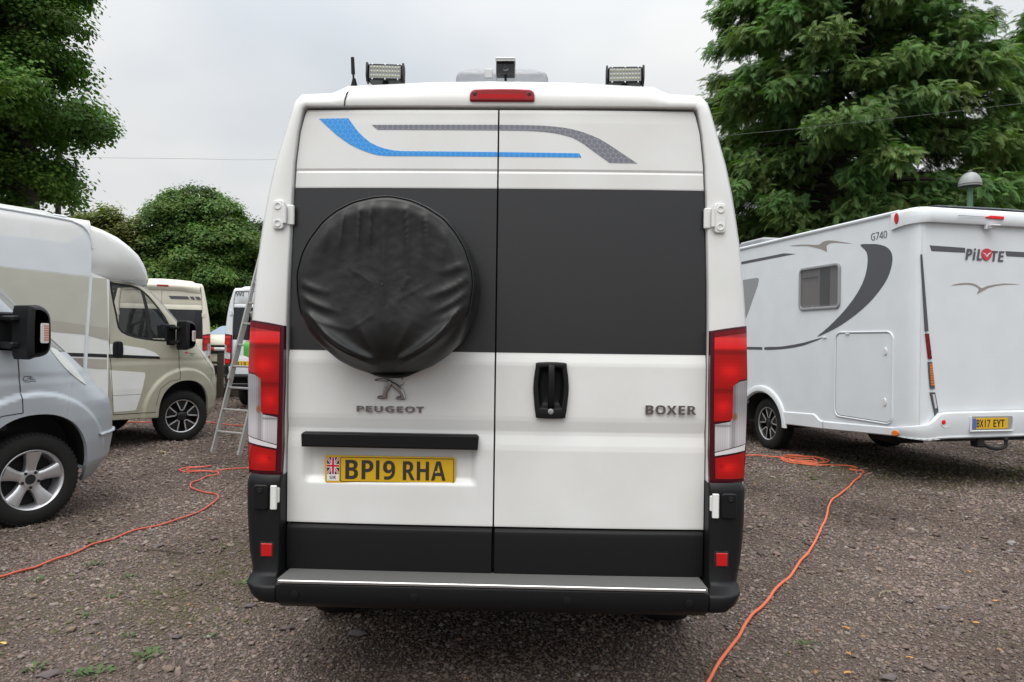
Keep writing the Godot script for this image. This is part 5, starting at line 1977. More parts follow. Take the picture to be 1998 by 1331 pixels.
	b.box(Vector3(-0.262, 0, 0), Vector3(0.014, 0.15, 0.02), 0.004)
	b.box(Vector3(0.275, 0, 0), Vector3(0.014, 0.15, 0.02), 0.004)
	put(b, "plate_surround", M.cool_white, o)
	number_plate(o, f.call(-0.305, 0.696, 0.067), 0.45, 0.115, ["BX", "1", "7", "EYT"], [[-0.132, 0.085], [-0.066, 0.012], [-0.022, 0.038], [0.108, 0.142]], false)

# ---------------------------------------------------------------- vehicles farther off
func make_far_vehicles() -> void:
	van_recess = false
	van_h = 0.0
	var w := thing("white_van", "white panel van seen from behind, half hidden by the ladder, dark rear windows", "van", Vector3(-4.98, 0, -15.0), 0.0)
	make_van(w, M.cool_white, false)
	letters("WI", 0.17, 0.075, 0.004, M.charcoal, tf(-0.72, 2.41, 0.0), w, "lettering", false)
	letters("N", 0.09, 0.075, 0.004, M.charcoal, tf(-0.50, 2.41, 0.0), w, "lettering", false)
	number_plate(w, tf(-0.62, 0.95, 0.0), 0.42, 0.11, ["B", "1", "9"], [[-0.12, 0.05], [-0.05, 0.013], [0.02, 0.05]], false)
	var b := MB.new()
	b.box(Vector3(0, 0.70, 0.12), Vector3(1.9, 0.05, 0.25), 0.01)
	b.box(Vector3(-0.55, 1.75, 0.06), Vector3(0.10, 0.6, 0.06), 0.02)
	put(b, "cycle_rack", M.gap, w)
	van_h = 0.52
	var c := thing("cream_van", "cream high-roof van with dark stripes, behind the beige motorhome's bonnet", "van", Vector3(-8.02, 0, -16.4), 24.0)
	make_van(c, M.cream, false)
	b = MB.new()
	var rows := []
	for k in [[2.50, 0.02], [2.56, 0.08], [2.62, 0.085], [2.68, 0.02], [2.72, -0.10]]:
		rows.append(PackedVector3Array([Vector3(-0.80, k[0] + 0.04, k[1] * 0.5), Vector3(-0.4, k[0] + 0.06, k[1]), Vector3(0, k[0] + 0.07, k[1]), Vector3(0.4, k[0] + 0.06, k[1]), Vector3(0.80, k[0] + 0.02, k[1] * 0.5)]))
	b.grid(rows)
	put(b, "roof_spoiler", M.cream, c)
	b = MB.new()
	b.box(Vector3(0.02, 2.66, 0.085), Vector3(0.24, 0.045, 0.02), 0.008)
	put(b, "brake_light", M.red_brake, c)
	for k in [[0.16, 0.56, 0.0], [0.60, 0.68, 0.0], [0.71, 0.81, 0.0]]:
		b = MB.new()
		b.xf = tf(0, 2.40, 0.006)
		b.prism(P([k[0] - 0.02, 0.035, k[1] - 0.02, 0.035, k[1] + 0.02, -0.035 if k[0] > 0.2 else -0.03, k[0] + 0.03, -0.035]), 0, 0.003)
		put(b, "dark_stripe", M.charcoal, c)
	# pale estate car nose-on behind the barrier
	var car := thing("parked_car", "pale off-road car with a sky-blue windscreen, nose-on beyond the barrier pole", "car", Vector3(-7.95, 0, -19.6), 0.0)
	b = MB.new()
	rows = []
	var prof := [[0.42, 0.86, 0.0], [0.60, 0.92, 0.06], [0.95, 0.94, 0.08], [1.30, 0.92, 0.04], [1.47, 0.88, -0.04], [1.54, 0.82, -0.5], [1.585, 0.80, -0.95]]
	for k in prof:
		var row := PackedVector3Array()
		for x in [-1.0, -0.85, -0.5, 0.0, 0.5, 0.85, 1.0]:
			row.append(Vector3(x * k[1], k[0], k[2] - 0.12 * pow(absf(x), 4.0)))
		row.append(Vector3(k[1], k[0], -4.0))
		row.append(Vector3(-k[1], k[0], -4.0))
		rows.append(row)
	b.grid(rows, true)
	put(b, "body", M.cream, car)
	b = MB.new()
	b.grid([PackedVector3Array([Vector3(-0.78, 1.585, -0.95), Vector3(0, 1.585, -0.88), Vector3(0.78, 1.585, -0.95)]), PackedVector3Array([Vector3(-0.63, 1.83, -1.55), Vector3(0, 1.85, -1.48), Vector3(0.63, 1.83, -1.55)])])
	put(b, "windscreen", mat(0.16, 0.25, 0.36, 0.06, 0.0, 0.9), car)
	b = MB.new()
	b.grid([PackedVector3Array([Vector3(-0.65, 1.82, -1.5), Vector3(-0.6, 1.87, -1.6), Vector3(0, 1.89, -1.55), Vector3(0.6, 1.87, -1.6), Vector3(0.65, 1.82, -1.5)]), PackedVector3Array([Vector3(-0.65, 1.82, -3.9), Vector3(-0.6, 1.86, -3.9), Vector3(0, 1.88, -3.9), Vector3(0.6, 1.86, -3.9), Vector3(0.65, 1.82, -3.9)])])
	for s in [-1.0, 1.0]:
		b.quad(Vector3(s * 0.80, 1.585, -0.95), Vector3(s * 0.65, 1.83, -1.55), Vector3(s * 0.66, 1.83, -1.7), Vector3(s * 0.81, 1.585, -1.15), Vector3(s, 0, 0))
		b.quad(Vector3(s * 0.80, 1.585, -3.9), Vector3(s * 0.65, 1.83, -3.9), Vector3(s * 0.65, 1.83, -1.6), Vector3(s * 0.80, 1.585, -1.0), Vector3(s, 0, 0))
	put(b, "roof", M.charcoal, car)
	b = MB.new()
	b.box(Vector3(0, 1.17, 0.085), Vector3(1.4, 0.24, 0.06), 0.02)
	b.box(Vector3(0, 0.62, 0.08), Vector3(1.6, 0.22, 0.06), 0.02)
	put(b, "grille", M.gap, car)
	for s in [-1.0, 1.0]:
		b = MB.new()
		b.box(Vector3(s * 0.74, 1.17, 0.06), Vector3(0.26, 0.15, 0.1), 0.03)
		put(b, "headlight", M.headlight, car)
		make_wheel(car, tf(s * 0.84, 0.33, -0.75, s * 90), 0)
	# barrier, post and timber kerb
	var bar := thing("barrier", "white barrier pole with red bands on a post, left of the white van", "barrier", Vector3(-7.35, 0, -17.4), 6.0)
	b = MB.new()
	b.tube(PackedVector3Array([Vector3(-1.6, 1.21, 0), Vector3(2.4, 1.21, 0)]), 0.042, 10)
	put(b, "pole", M.white, bar)
	for x in [-1.2, -0.55, 0.02, 0.56, 1.2, 1.8]:
		b = MB.new()
		b.tube(PackedVector3Array([Vector3(x - 0.11, 1.21, 0), Vector3(x + 0.11, 1.21, 0)]), 0.0435, 10)
		put(b, "red_band", M.red_text, bar)
	b = MB.new()
	b.box(Vector3(0.26, 0.55, -0.06), Vector3(0.14, 1.12, 0.10), 0.01)
	b.box(Vector3(-0.1, 0.88, -0.03), Vector3(0.7, 0.06, 0.05), 0.005)
	put(b, "post", grimy(mat(0.10, 0.075, 0.055, 0.85), M.rubber.albedo_texture, 3.0), bar)
	b = MB.new()
	b.xf = tf(-7.0, 0.13, -18.2, 4)
	b.box(Vector3.ZERO, Vector3(4.4, 0.26, 0.26), 0.03)
	tag(put(b, "timber_beam", grimy(mat(0.11, 0.085, 0.065, 0.9), M.rubber.albedo_texture, 2.0)), "weathered timber beam lying on the gravel under the barrier", "beam")

# ---------------------------------------------------------------- ladder and cloth
func make_ladder() -> void:
	# x along the rungs, y up, -z away from us; foot of the left stile at the origin
	var yaw := rad_to_deg(atan2(-0.22, 0.43))
	var o := thing("ladder", "aluminium extending ladder standing beside the left flank of the white campervan", "ladder", Vector3(-3.89, 0, -9.37), yaw)
	# rotation.y maps x to (cos, 0, -sin): the rungs run towards us on the right
	var lean := -0.30
	var stile := func(x: float, y0: float, y1: float, dz: float, wob: float) -> void:
		var b := MB.new()
		var d := Vector3(0.0, y1 - y0, (y1 - y0) * lean)
		b.xf = Transform3D(Basis(Vector3(1, 0, 0), d.normalized(), Vector3(1, 0, 0).cross(d.normalized())), Vector3(x + wob, y0, y0 * lean + dz))
		b.box(Vector3(0, d.length() * 0.5, 0), Vector3(0.026, d.length(), 0.066), 0.004)
		b.box(Vector3(0, 0.02, 0), Vector3(0.032, 0.06, 0.074), 0.006)
		put(b, "stile", M.alu, o)
	stile.call(0.0, 0.0, 2.0, 0.0, 0.0)
	stile.call(0.483, 0.0, 2.0, 0.0, 0.0)
	stile.call(0.05, 0.95, 2.95, 0.07, 0.0)
	stile.call(0.433, 0.95, 2.95, 0.07, 0.0)
	for i in 10:
		var y := 0.26 + 0.285 * i
		var b := MB.new()
		var z := y * lean + (0.0 if y < 1.0 else 0.07)
		b.box(Vector3(0.2415, y, z), Vector3(0.47 if y < 1.0 else 0.37, 0.028, 0.036), 0.006)
		put(b, "rung", M.alu, o)
	for x in [0.02, 0.46]:   # rear prop
		var b := MB.new()
		var a := Vector3(x, 1.85, 1.85 * lean - 0.03)
		var c := Vector3(x * 1.1 - 0.02, 0.02, -1.75)
		var d := (c - a)
		b.xf = Transform3D(Basis(Vector3(1, 0, 0), d.normalized(), Vector3(1, 0, 0).cross(d.normalized())).orthonormalized(), a)
		b.box(Vector3(0, d.length() * 0.5, 0), Vector3(0.026, d.length(), 0.056), 0.004)
		put(b, "prop", M.alu, o)
	for i in 4:
		var t := 0.2 + 0.22 * i
		var b := MB.new()
		b.box(Vector3(0.24, lerpf(1.85, 0.02, t), lerpf(1.85 * lean - 0.03, -1.75, t)), Vector3(0.45, 0.026, 0.03), 0.005)
		put(b, "rung", M.alu, o)
	# green cloth over a rung
	var b := MB.new()
	var rows := []
	for i in 13:
		var s := i / 12.0
		var row := PackedVector3Array()
		for j in 15:
			var t := j / 14.0
			var x := 0.21 + t * 0.36
			var y := 1.452 - absf(s - 0.35) * (0.30 + 0.42 * t * t) - 0.06 * t
			var z := 1.44 * lean + 0.095 + (0.035 if s > 0.35 else -0.03) * minf(absf(s - 0.35) * 6.0, 1.0) + 0.018 * sin(t * 11.0 + s * 3.0) * absf(s - 0.3)
			row.append(Vector3(x, y, z))
		rows.append(row)
	b.grid(rows)
	var m := mat(0.06, 0.36, 0.05, 0.8)
	var cl := put(b, "cloth", m)
	cl.position = Vector3(-3.89, 0, -9.37)
	cl.rotation_degrees.y = yaw
	tag(cl, "bright green cloth hung over a rung of the ladder", "cloth")

# ---------------------------------------------------------------- cables on the ground
func make_cables() -> void:
	var m := mat(0.62, 0.125, 0.048, 0.5)
	var dull := mat(0.46, 0.080, 0.045, 0.55)
	var lay := func(pts: Array, r: float, called: String, mm: Material, label: String) -> void:
		var ctl := []
		for i in range(0, pts.size(), 2):
			var wob := 0.008
			ctl.append(Vector3(pts[i] + rng.randf_range(-wob, wob), 0, pts[i + 1] + rng.randf_range(-wob, wob)))
		var path := smooth3(ctl, 10)
		for i in path.size():
			path[i].x += 0.0035 * sin(i * 0.45) + 0.0012 * sin(i * 1.3)
			path[i].y = ground_h(path[i].x, path[i].z) + r + 0.006 + 0.004 * sin(i * 0.53)
		var b := MB.new()
		b.tube(path, r, 8)
		tag(put(b, called, mm), label, "cable")
	lay.call([0.70, -2.85, 0.89, -3.18, 1.17, -3.66, 1.41, -4.05, 1.67, -4.40, 1.94, -4.80, 2.32, -5.43, 2.67, -6.06, 3.07, -6.86, 3.50, -7.47, 3.91, -8.06, 4.07, -8.30, 4.16, -8.45, 4.06, -8.58, 4.22, -8.72, 4.06, -8.85, 3.82, -8.80, 3.58, -8.92, 3.48, -9.18, 3.62, -9.46, 3.92, -9.50, 4.08, -9.24, 3.92, -8.98, 3.64, -9.02, 3.52, -9.30, 3.70, -9.60, 3.98, -9.46, 4.0, -9.14, 3.78, -8.90, 3.58, -9.10, 3.66, -9.38, 3.90, -9.32, 3.86, -9.08, 3.60, -9.25, 3.45, -9.48, 3.14, -9.55, 2.4, -9.7, 1.6, -9.8], 0.0088, "orange_cable", m, "orange cable right of the campervan with a loose coil at its far end")
	lay.call([-3.35, -4.05, -3.12, -4.40, -3.05, -4.58, -2.97, -4.82, -2.95, -5.14, -2.89, -5.46, -2.73, -5.75, -2.64, -6.23, -2.74, -6.73, -2.89, -6.90, -3.13, -7.06, -3.25, -7.32, -3.24, -7.62, -3.17, -7.80, -3.30, -7.92, -3.56, -7.92, -3.72, -8.04, -3.66, -8.20, -3.43, -8.26, -3.62, -8.16, -3.60, -8.02, -3.30, -7.97, -3.05, -8.15, -2.6, -8.5, -1.9, -8.7], 0.0080, "orange_cable", dull, "dull orange cable snaking over gravel between the silver van and the campervan")
	lay.call([-7.9, -12.1, -6.77, -12.23, -5.91, -12.41, -4.86, -12.22, -4.43, -12.12, -3.4, -12.2], 0.010, "orange_cable", dull, "thin orange cable on the gravel behind the ladder's feet")

# ---------------------------------------------------------------- ground
func ground_h(x: float, z: float) -> float:
	return 0.010 * sin(x * 1.7 + z * 0.9) * sin(z * 1.3 - x * 0.4) + 0.006 * sin(x * 4.1 + 1.0) * sin(z * 3.7) + 0.004 * sin(x * 9.0 - z * 7.0)

var moss_noise := FastNoiseLite.new()

func moss(x: float, z: float) -> float:   # where green has crept into the gravel
	var n := moss_noise.get_noise_2d(x * 1.0, z * 1.0)
	var n2 := moss_noise.get_noise_2d(x * 5.0 + 40.0, z * 5.0)
	var a := exp(-pow((x - 5.2) / 1.6, 2.0) - pow((z + 8.6) / 1.0, 2.0)) * 0.85
	var c := exp(-pow((x + 1.75) / 0.55, 2.0) - pow((z + 4.6) / 0.75, 2.0)) * 0.45
	var e := exp(-pow((x + 2.1) / 1.0, 2.0) - pow((z + 3.9) / 0.5, 2.0)) * 0.28
	return clampf((a + c + e) * (0.75 + 0.9 * n2) + maxf(0.0, n - 0.30) * 0.5, 0.0, 1.0)

func tone(x: float, z: float) -> float:   # worn, damp and freshly topped areas of the yard
	var n := moss_noise.get_noise_2d(x * 1.6 + 300.0, z * 1.1)
	var rut := exp(-pow((x - 1.9 - 0.16 * (z + 5.0)) / 0.22, 2.0)) + exp(-pow((x - 3.5 - 0.16 * (z + 5.0)) / 0.22, 2.0)) + exp(-pow((x + 1.6 + 0.25 * (z + 4.0)) / 0.2, 2.0))
	return clampf(1.0 + 0.55 * n - 0.13 * rut * (0.6 + 0.8 * moss_noise.get_noise_2d(x * 4.0, z * 4.0 + 70.0)), 0.68, 1.35)

func make_ground() -> void:
	moss_noise.seed = 3
	moss_noise.frequency = 0.35
	moss_noise.fractal_octaves = 3
	var st := PackedVector3Array()
	var cl := PackedColorArray()
	var ix := PackedInt32Array()
	var xs := PackedFloat32Array([-400, -150, -60, -30, -18])
	xs.append_array(lin(-12, 12, 0.09))
	xs.append_array(PackedFloat32Array([18, 30, 60, 150, 400]))
	var zs := PackedFloat32Array([200, 40, 10, 2])
	zs.append_array(lin(-0.5, -13, 0.09))
	zs.append_array(PackedFloat32Array([-15, -18, -22, -28, -36, -50, -90, -200, -500]))
	for z in zs:
		for x in xs:
			var near := absf(x) <= 12.0 and z <= -0.5 and z >= -13.0
			st.append(Vector3(x, ground_h(x, z) if near else 0.0, z))
			var g := moss(x, z) if near else 0.0
			var n := moss_noise.get_noise_2d(x * 0.7 + 90.0, z * 0.7) if near else 0.0
			var c := Color(1.0, 0.95, 0.93) * (1.0 + 0.12 * n) * (tone(x, z) if near else 1.0)
			c = c.lerp(Color(0.80, 0.95, 0.40), g * 0.8)
			cl.append(Color(c.r, c.g, c.b, 1.0))
	var w := xs.size()
	for j in zs.size() - 1:
		for i in w - 1:
			var a := j * w + i
			ix.append_array(PackedInt32Array([a, a + w, a + 1, a + 1, a + w, a + w + 1]))
	var arr := []
	arr.resize(Mesh.ARRAY_MAX)
	arr[Mesh.ARRAY_VERTEX] = st
	arr[Mesh.ARRAY_COLOR] = cl
	arr[Mesh.ARRAY_INDEX] = ix
	var tool := SurfaceTool.new()
	tool.create_from_arrays(arr)
	tool.generate_normals()
	var m := mat(0.158, 0.130, 0.114, 0.95, 0.0, 0.25)
	m.vertex_color_use_as_albedo = true
	m.albedo_texture = noise_tex(0.055, 1024, Color(0.62, 0.60, 0.61), Color(1.0, 0.99, 0.97), FastNoiseLite.TYPE_CELLULAR, 3, 21)
	m.uv1_triplanar = true
	m.uv1_world_triplanar = true
	m.uv1_scale = Vector3.ONE * 0.9
	m.heightmap_enabled = true
	m.heightmap_texture = noise_tex(0.05, 1024, Color.BLACK, Color.WHITE, FastNoiseLite.TYPE_CELLULAR, 4, 22)
	m.heightmap_scale = 1.2
	var o := MeshInstance3D.new()
	o.name = "ground"
	o.mesh = tool.commit()
	o.material_override = m
	add_child(o)
	tag(o, "purplish brown gravel yard between the parked vehicles", "ground", "", "structure")
	stones()

func pebble(sd: int, flat: float) -> ArrayMesh:
	var r := RandomNumberGenerator.new()
	r.seed = sd
	var pts := PackedVector3Array()
	for p in [[1, 0, 0], [-1, 0, 0], [0, 1, 0], [0, -1, 0], [0, 0, 1], [0, 0, -1], [0.7, 0.55, 0.6], [-0.65, 0.5, 0.62], [0.6, 0.5, -0.7], [-0.7, 0.55, -0.6]]:
		pts.append(Vector3(p[0], p[1] * flat, p[2]) * r.randf_range(0.72, 1.15))
	var f := [[2, 6, 7], [2, 8, 6], [2, 9, 8], [2, 7, 9], [6, 4, 7], [6, 0, 4], [8, 0, 6], [8, 5, 0], [9, 5, 8], [9, 1, 5], [7, 1, 9], [7, 4, 1], [3, 4, 0], [3, 0, 5], [3, 5, 1], [3, 1, 4]]
	var b := MB.new()
	for t in f:
		var a := pts[t[0]]
		var c := pts[t[1]]
		var d := pts[t[2]]
		var nn := (c - a).cross(d - a).normalized()
		if nn.dot(a + c + d) < 0:
			nn = -nn
		var k := 0.45
		b.tri(a, c, d, nn.lerp(a.normalized(), k), nn.lerp(c.normalized(), k), nn.lerp(d.normalized(), k))
	return b.mesh()

func scatter(called: String, label: String, mesh: Mesh, m: Material, xfs: Array, cols: PackedColorArray, parent: Node = null) -> void:
	var mm := MultiMesh.new()
	mm.transform_format = MultiMesh.TRANSFORM_3D
	mm.use_colors = true
	mm.mesh = mesh
	mm.instance_count = xfs.size()
	for i in xfs.size():
		mm.set_instance_transform(i, xfs[i])
		mm.set_instance_color(i, cols[i])
	var o := MultiMeshInstance3D.new()
	o.multimesh = mm
	o.material_override = m
	o.set_meta("kind", "stuff")
	if parent:
		o.name = called
		parent.add_child(o, true)
	else:
		o.name = numbered(called)
		add_child(o)
		tag(o, label, called.replace("_", " "))

func stones() -> void:
	var m := mat(1, 1, 1, 0.85, 0.0, 0.3)
	m.vertex_color_use_as_albedo = true
	var tones := [Color(0.158, 0.132, 0.130), Color(0.172, 0.140, 0.126), Color(0.140, 0.122, 0.126), Color(0.19, 0.165, 0.146), Color(0.112, 0.094, 0.090), Color(0.168, 0.134, 0.134), Color(0.205, 0.188, 0.18), Color(0.150, 0.128, 0.106)]
	var xfs := [[], [], []]
	var cols := [PackedColorArray(), PackedColorArray(), PackedColorArray()]
	var bands := [[-1.6, -3.2, 7000.0, 0.0054, 1.3], [-3.2, -5.0, 5000.0, 0.0062, 1.2], [-5.0, -8.0, 2300.0, 0.0084, 1.1], [-8.0, -13.0, 700.0, 0.0125, 1.0], [-13.0, -22.0, 140.0, 0.020, 0.8]]
	for k in bands:
		var z0: float = k[0]
		var z1: float = k[1]
		var hw := 0.80 * -z1 + 0.6
		var n := int(k[2] * 2.0 * hw * (z0 - z1))
		for i in n:
			var z := lerpf(z0, z1, rng.randf())
			var x := rng.randf_range(-hw, hw)
			if absf(x) > 0.78 * -z + 0.7:
				continue
			if absf(x + 0.07) < 0.9 and z < -4.6 and z > -9.0:
				continue
			var r: float = k[3] * exp(rng.randfn(0.0, 0.38))
			if rng.randf() < 0.012:
				r *= 2.3
			r = minf(r, 0.032)
			var g := moss(x, z)
			var c: Color = tones[rng.randi() % 8] * rng.randf_range(0.74, 1.28) * Color(0.91, 0.83, 0.765) * tone(x, z)
			if rng.randf() < 0.014:
				c = Color(0.24, 0.225, 0.22) * rng.randf_range(0.7, 1.15)
			elif rng.randf() < 0.008:
				c = Color(0.26, 0.15, 0.085)
			if rng.randf() < g * 0.9:
				c = c.lerp(Color(0.075, 0.085, 0.03), 0.75)
			c.a = 1.0
			var s := Vector3(r * rng.randf_range(0.8, 1.35), r, r * rng.randf_range(0.7, 1.1))
			var bs := Basis.from_euler(Vector3(rng.randf_range(-0.35, 0.35), rng.randf() * TAU, rng.randf_range(-0.35, 0.35))).scaled_local(s)
			var q := rng.randi() % 3
			xfs[q].append(Transform3D(bs, Vector3(x, ground_h(x, z) + r * rng.randf_range(-0.05, 0.28), z)))
			cols[q].append(c)
	for q in 3:
		scatter("gravel", ["loose purple-grey gravel stones covering the yard", "brown angular gravel chips covering the yard", "rounder gravel stones covering the yard"][q], pebble(50 + q, [0.62, 0.5, 0.75][q]), m, xfs[q], cols[q])

# ---------------------------------------------------------------- weeds, leaves, twigs
func make_litter() -> void:
	var green := mat(0.060, 0.105, 0.032, 0.8)
	green.backlight_enabled = true
	green.backlight = Color(0.15, 0.22, 0.06)
	var spots := [[285, 1289, 1.0, "seedling with three leaves at the very bottom edge, left of the campervan"], [188, 1318, 1.25, "brightest weed tuft, at the bottom edge left of the campervan"], [160, 1312, 0.8, "small weed beside the brightest tuft at the bottom edge"], [296, 1279, 0.9, "upright weed on the gravel below the campervan's left bumper corner"], [66, 1305, 0.8, "faint weed nearest the lower left corner"], [185, 1104, 0.9, "flat weed patch just beyond the left orange cable"], [76, 1132, 0.8, "flat weed patch by the left end of the dull orange cable"], [253, 1123, 0.7, "weed patch on the gravel between cable and campervan bumper"], [215, 1167, 0.5, "tiny weed in the open gravel left of the campervan"], [408, 1245, 0.6, "weed on the gravel in front of the campervan's left corner"], [477, 1140, 0.8, "weed growing right beside the campervan's left bumper corner"], [172, 1203, 0.6, "sparse weed in the middle of the left gravel"], [1569, 1258, 0.8, "weed on the gravel right of the orange cable"], [255, 1245, 0.5, "small weed above the bottom edge seedling"], [1610, 907, 0.7, "weed beside the coil of the orange cable"]]
	for k in spots:
		var p := ground_at(k[0], k[1])
		var b := MB.new()
		var n := int(22 * k[2])
		for i in n:
			var a := rng.randf() * TAU
			var r: float = rng.randf() * 0.045 * k[2]
			var at := Vector3(cos(a) * r * 1.6, 0.004, sin(a) * r)
			var d := Vector3(cos(a), rng.randf_range(0.25, 0.9), sin(a)).normalized()
			var l: float = rng.randf_range(0.018, 0.042) * (0.6 + 0.5 * k[2])
			var side := d.cross(Vector3.UP).normalized() * l * rng.randf_range(0.16, 0.3)
			var up := side.cross(d).normalized()
			var mid := at + d * l * 0.55 + up * l * 0.08
			b.tri(at, mid + side, mid - side, up, up, up)
			var tip := at + d * l - Vector3(0, l * 0.15, 0)
			b.tri(mid - side, mid + side, tip, up, up, up)
		var o := put(b, "weed", green)
		o.position = p
		tag(o, k[3], "weed", "weeds in the gravel")
	# dead leaves
	var lm := mat(0.42, 0.21, 0.06, 0.8)
	var ym := mat(0.50, 0.38, 0.10, 0.8)
	var lv := [[318, 884, 2.6, 1, "yellow leaf scrap lying in front of the beige motorhome's wheel"], [1651, 1227, 1.0, 0, "fallen leaf nearest the orange cable among the leaves at right"], [1655, 1281, 1.0, 0, "brown leaf lowest of those right of the orange cable"], [1654, 1318, 1.0, 0, "leaf touching the bottom edge right of the orange cable"], [1903, 1223, 1.2, 0, "yellowish leaf far right on the open gravel"], [1775, 1290, 0.8, 0, "small brown leaf at the bottom right"], [1941, 1176, 1.1, 0, "fallen leaf highest and farthest right on the gravel"], [1890, 1118, 0.8, 0, "orange leaf on the gravel below the white motorhome's plate"], [5, 1262, 0.9, 1, "yellow leaf at the left edge"], [1714, 1073, 0.8, 0, "orange leaf in the middle of the right gravel"]]
	for k in lv:
		var p := ground_at(k[0], k[1])
		var b := MB.new()
		var l: float = 0.020 * k[2]
		var rows := []
		for i in 5:
			var t := i / 4.0
			var w: float = l * 0.5 * sin(PI * (0.12 + 0.80 * t))
			rows.append(PackedVector3Array([Vector3(-w, 0.006 + 0.004 * sin(t * 5.0), (t - 0.5) * 2.0 * l), Vector3(0, 0.002, (t - 0.5) * 2.0 * l), Vector3(w, 0.008, (t - 0.5) * 2.0 * l)]))
		b.grid(rows)
		var o := put(b, "fallen_leaf", ym if k[3] == 1 else lm)
		o.position = p + Vector3(0, 0.012, 0)
		o.rotation.y = rng.randf() * TAU
		tag(o, k[4], "leaf", "fallen leaves on the gravel")
	# larger loose stones
	var sm := grimy(mat(0.15, 0.125, 0.125, 0.85), M.rubber.albedo_texture, 6.0)
	var st := [[309, 1067, 0.050, "flat purple stone beside a twig, left of the campervan"], [391, 1078, 0.034, "small stone right of the twig on the left gravel"], [346, 1245, 0.034, "dark stone in the gravel left of the campervan's bumper"], [700, 1245, 0.060, "pale stone in the shade below the campervan's bumper"], [560, 1232, 0.04, "grey stone at the edge of the campervan's shade"], [95, 1318, 0.06, "long flat stone at the bottom edge, far left"], [1842, 1192, 0.05, "bluish grey stone on the right gravel"], [1735, 1328, 0.05, "pale stone at the bottom edge on the right"], [490, 1185, 0.04, "pale stone under the campervan's left bumper corner"]]
	for i in st.size():
		var k: Array = st[i]
		var o := MeshInstance3D.new()
		o.mesh = pebble(90 + i, 0.45)
		o.material_override = sm
		o.name = numbered("stone")
		add_child(o)
		o.position = ground_at(k[0], k[1]) + Vector3(0, 0.008, 0)
		o.scale = Vector3(k[2], k[2] * 0.8, k[2] * 0.6)
		o.rotation.y = rng.randf() * 0.6
		tag(o, k[3], "stone", "larger stones in the gravel")
	var tw := [[[285, 1075, 325, 1079, 360, 1082], "dark twig beside the flat purple stone on the left"], [[1715, 1170, 1722, 1160, 1755, 1157], "curved pale straw on the right gravel"], [[1729, 1206, 1738, 1216, 1752, 1222], "short pale straw below the curved one"]]
	for i in tw.size():
		var q: Array = tw[i][0]
		var path := []
		for j in range(0, q.size(), 2):
			path.append(ground_at(q[j], q[j + 1]) + Vector3(0, 0.016, 0))
		var b := MB.new()
		b.tube(smooth3(path, 4), 0.004 if i == 0 else 0.0025, 5)
		tag(put(b, "twig", mat(0.05, 0.04, 0.03, 0.9) if i == 0 else mat(0.32, 0.26, 0.16, 0.9)), tw[i][1], "twig")

func ground_at(px: float, py: float) -> Vector3:   # survey: sight line of the photograph met with the yard
	var x := px - 999.0
	var y := py - 665.5
	var a := deg_to_rad(0.75)
	var u := x * cos(a) + y * sin(a)
	var v := -x * sin(a) + y * cos(a)
	var t := 1.5 / (v / 1400.0)
	var p := Vector3(u / 1400.0 * t, 0, -t)
	return Vector3(p.x, ground_h(p.x, p.z), p.z)

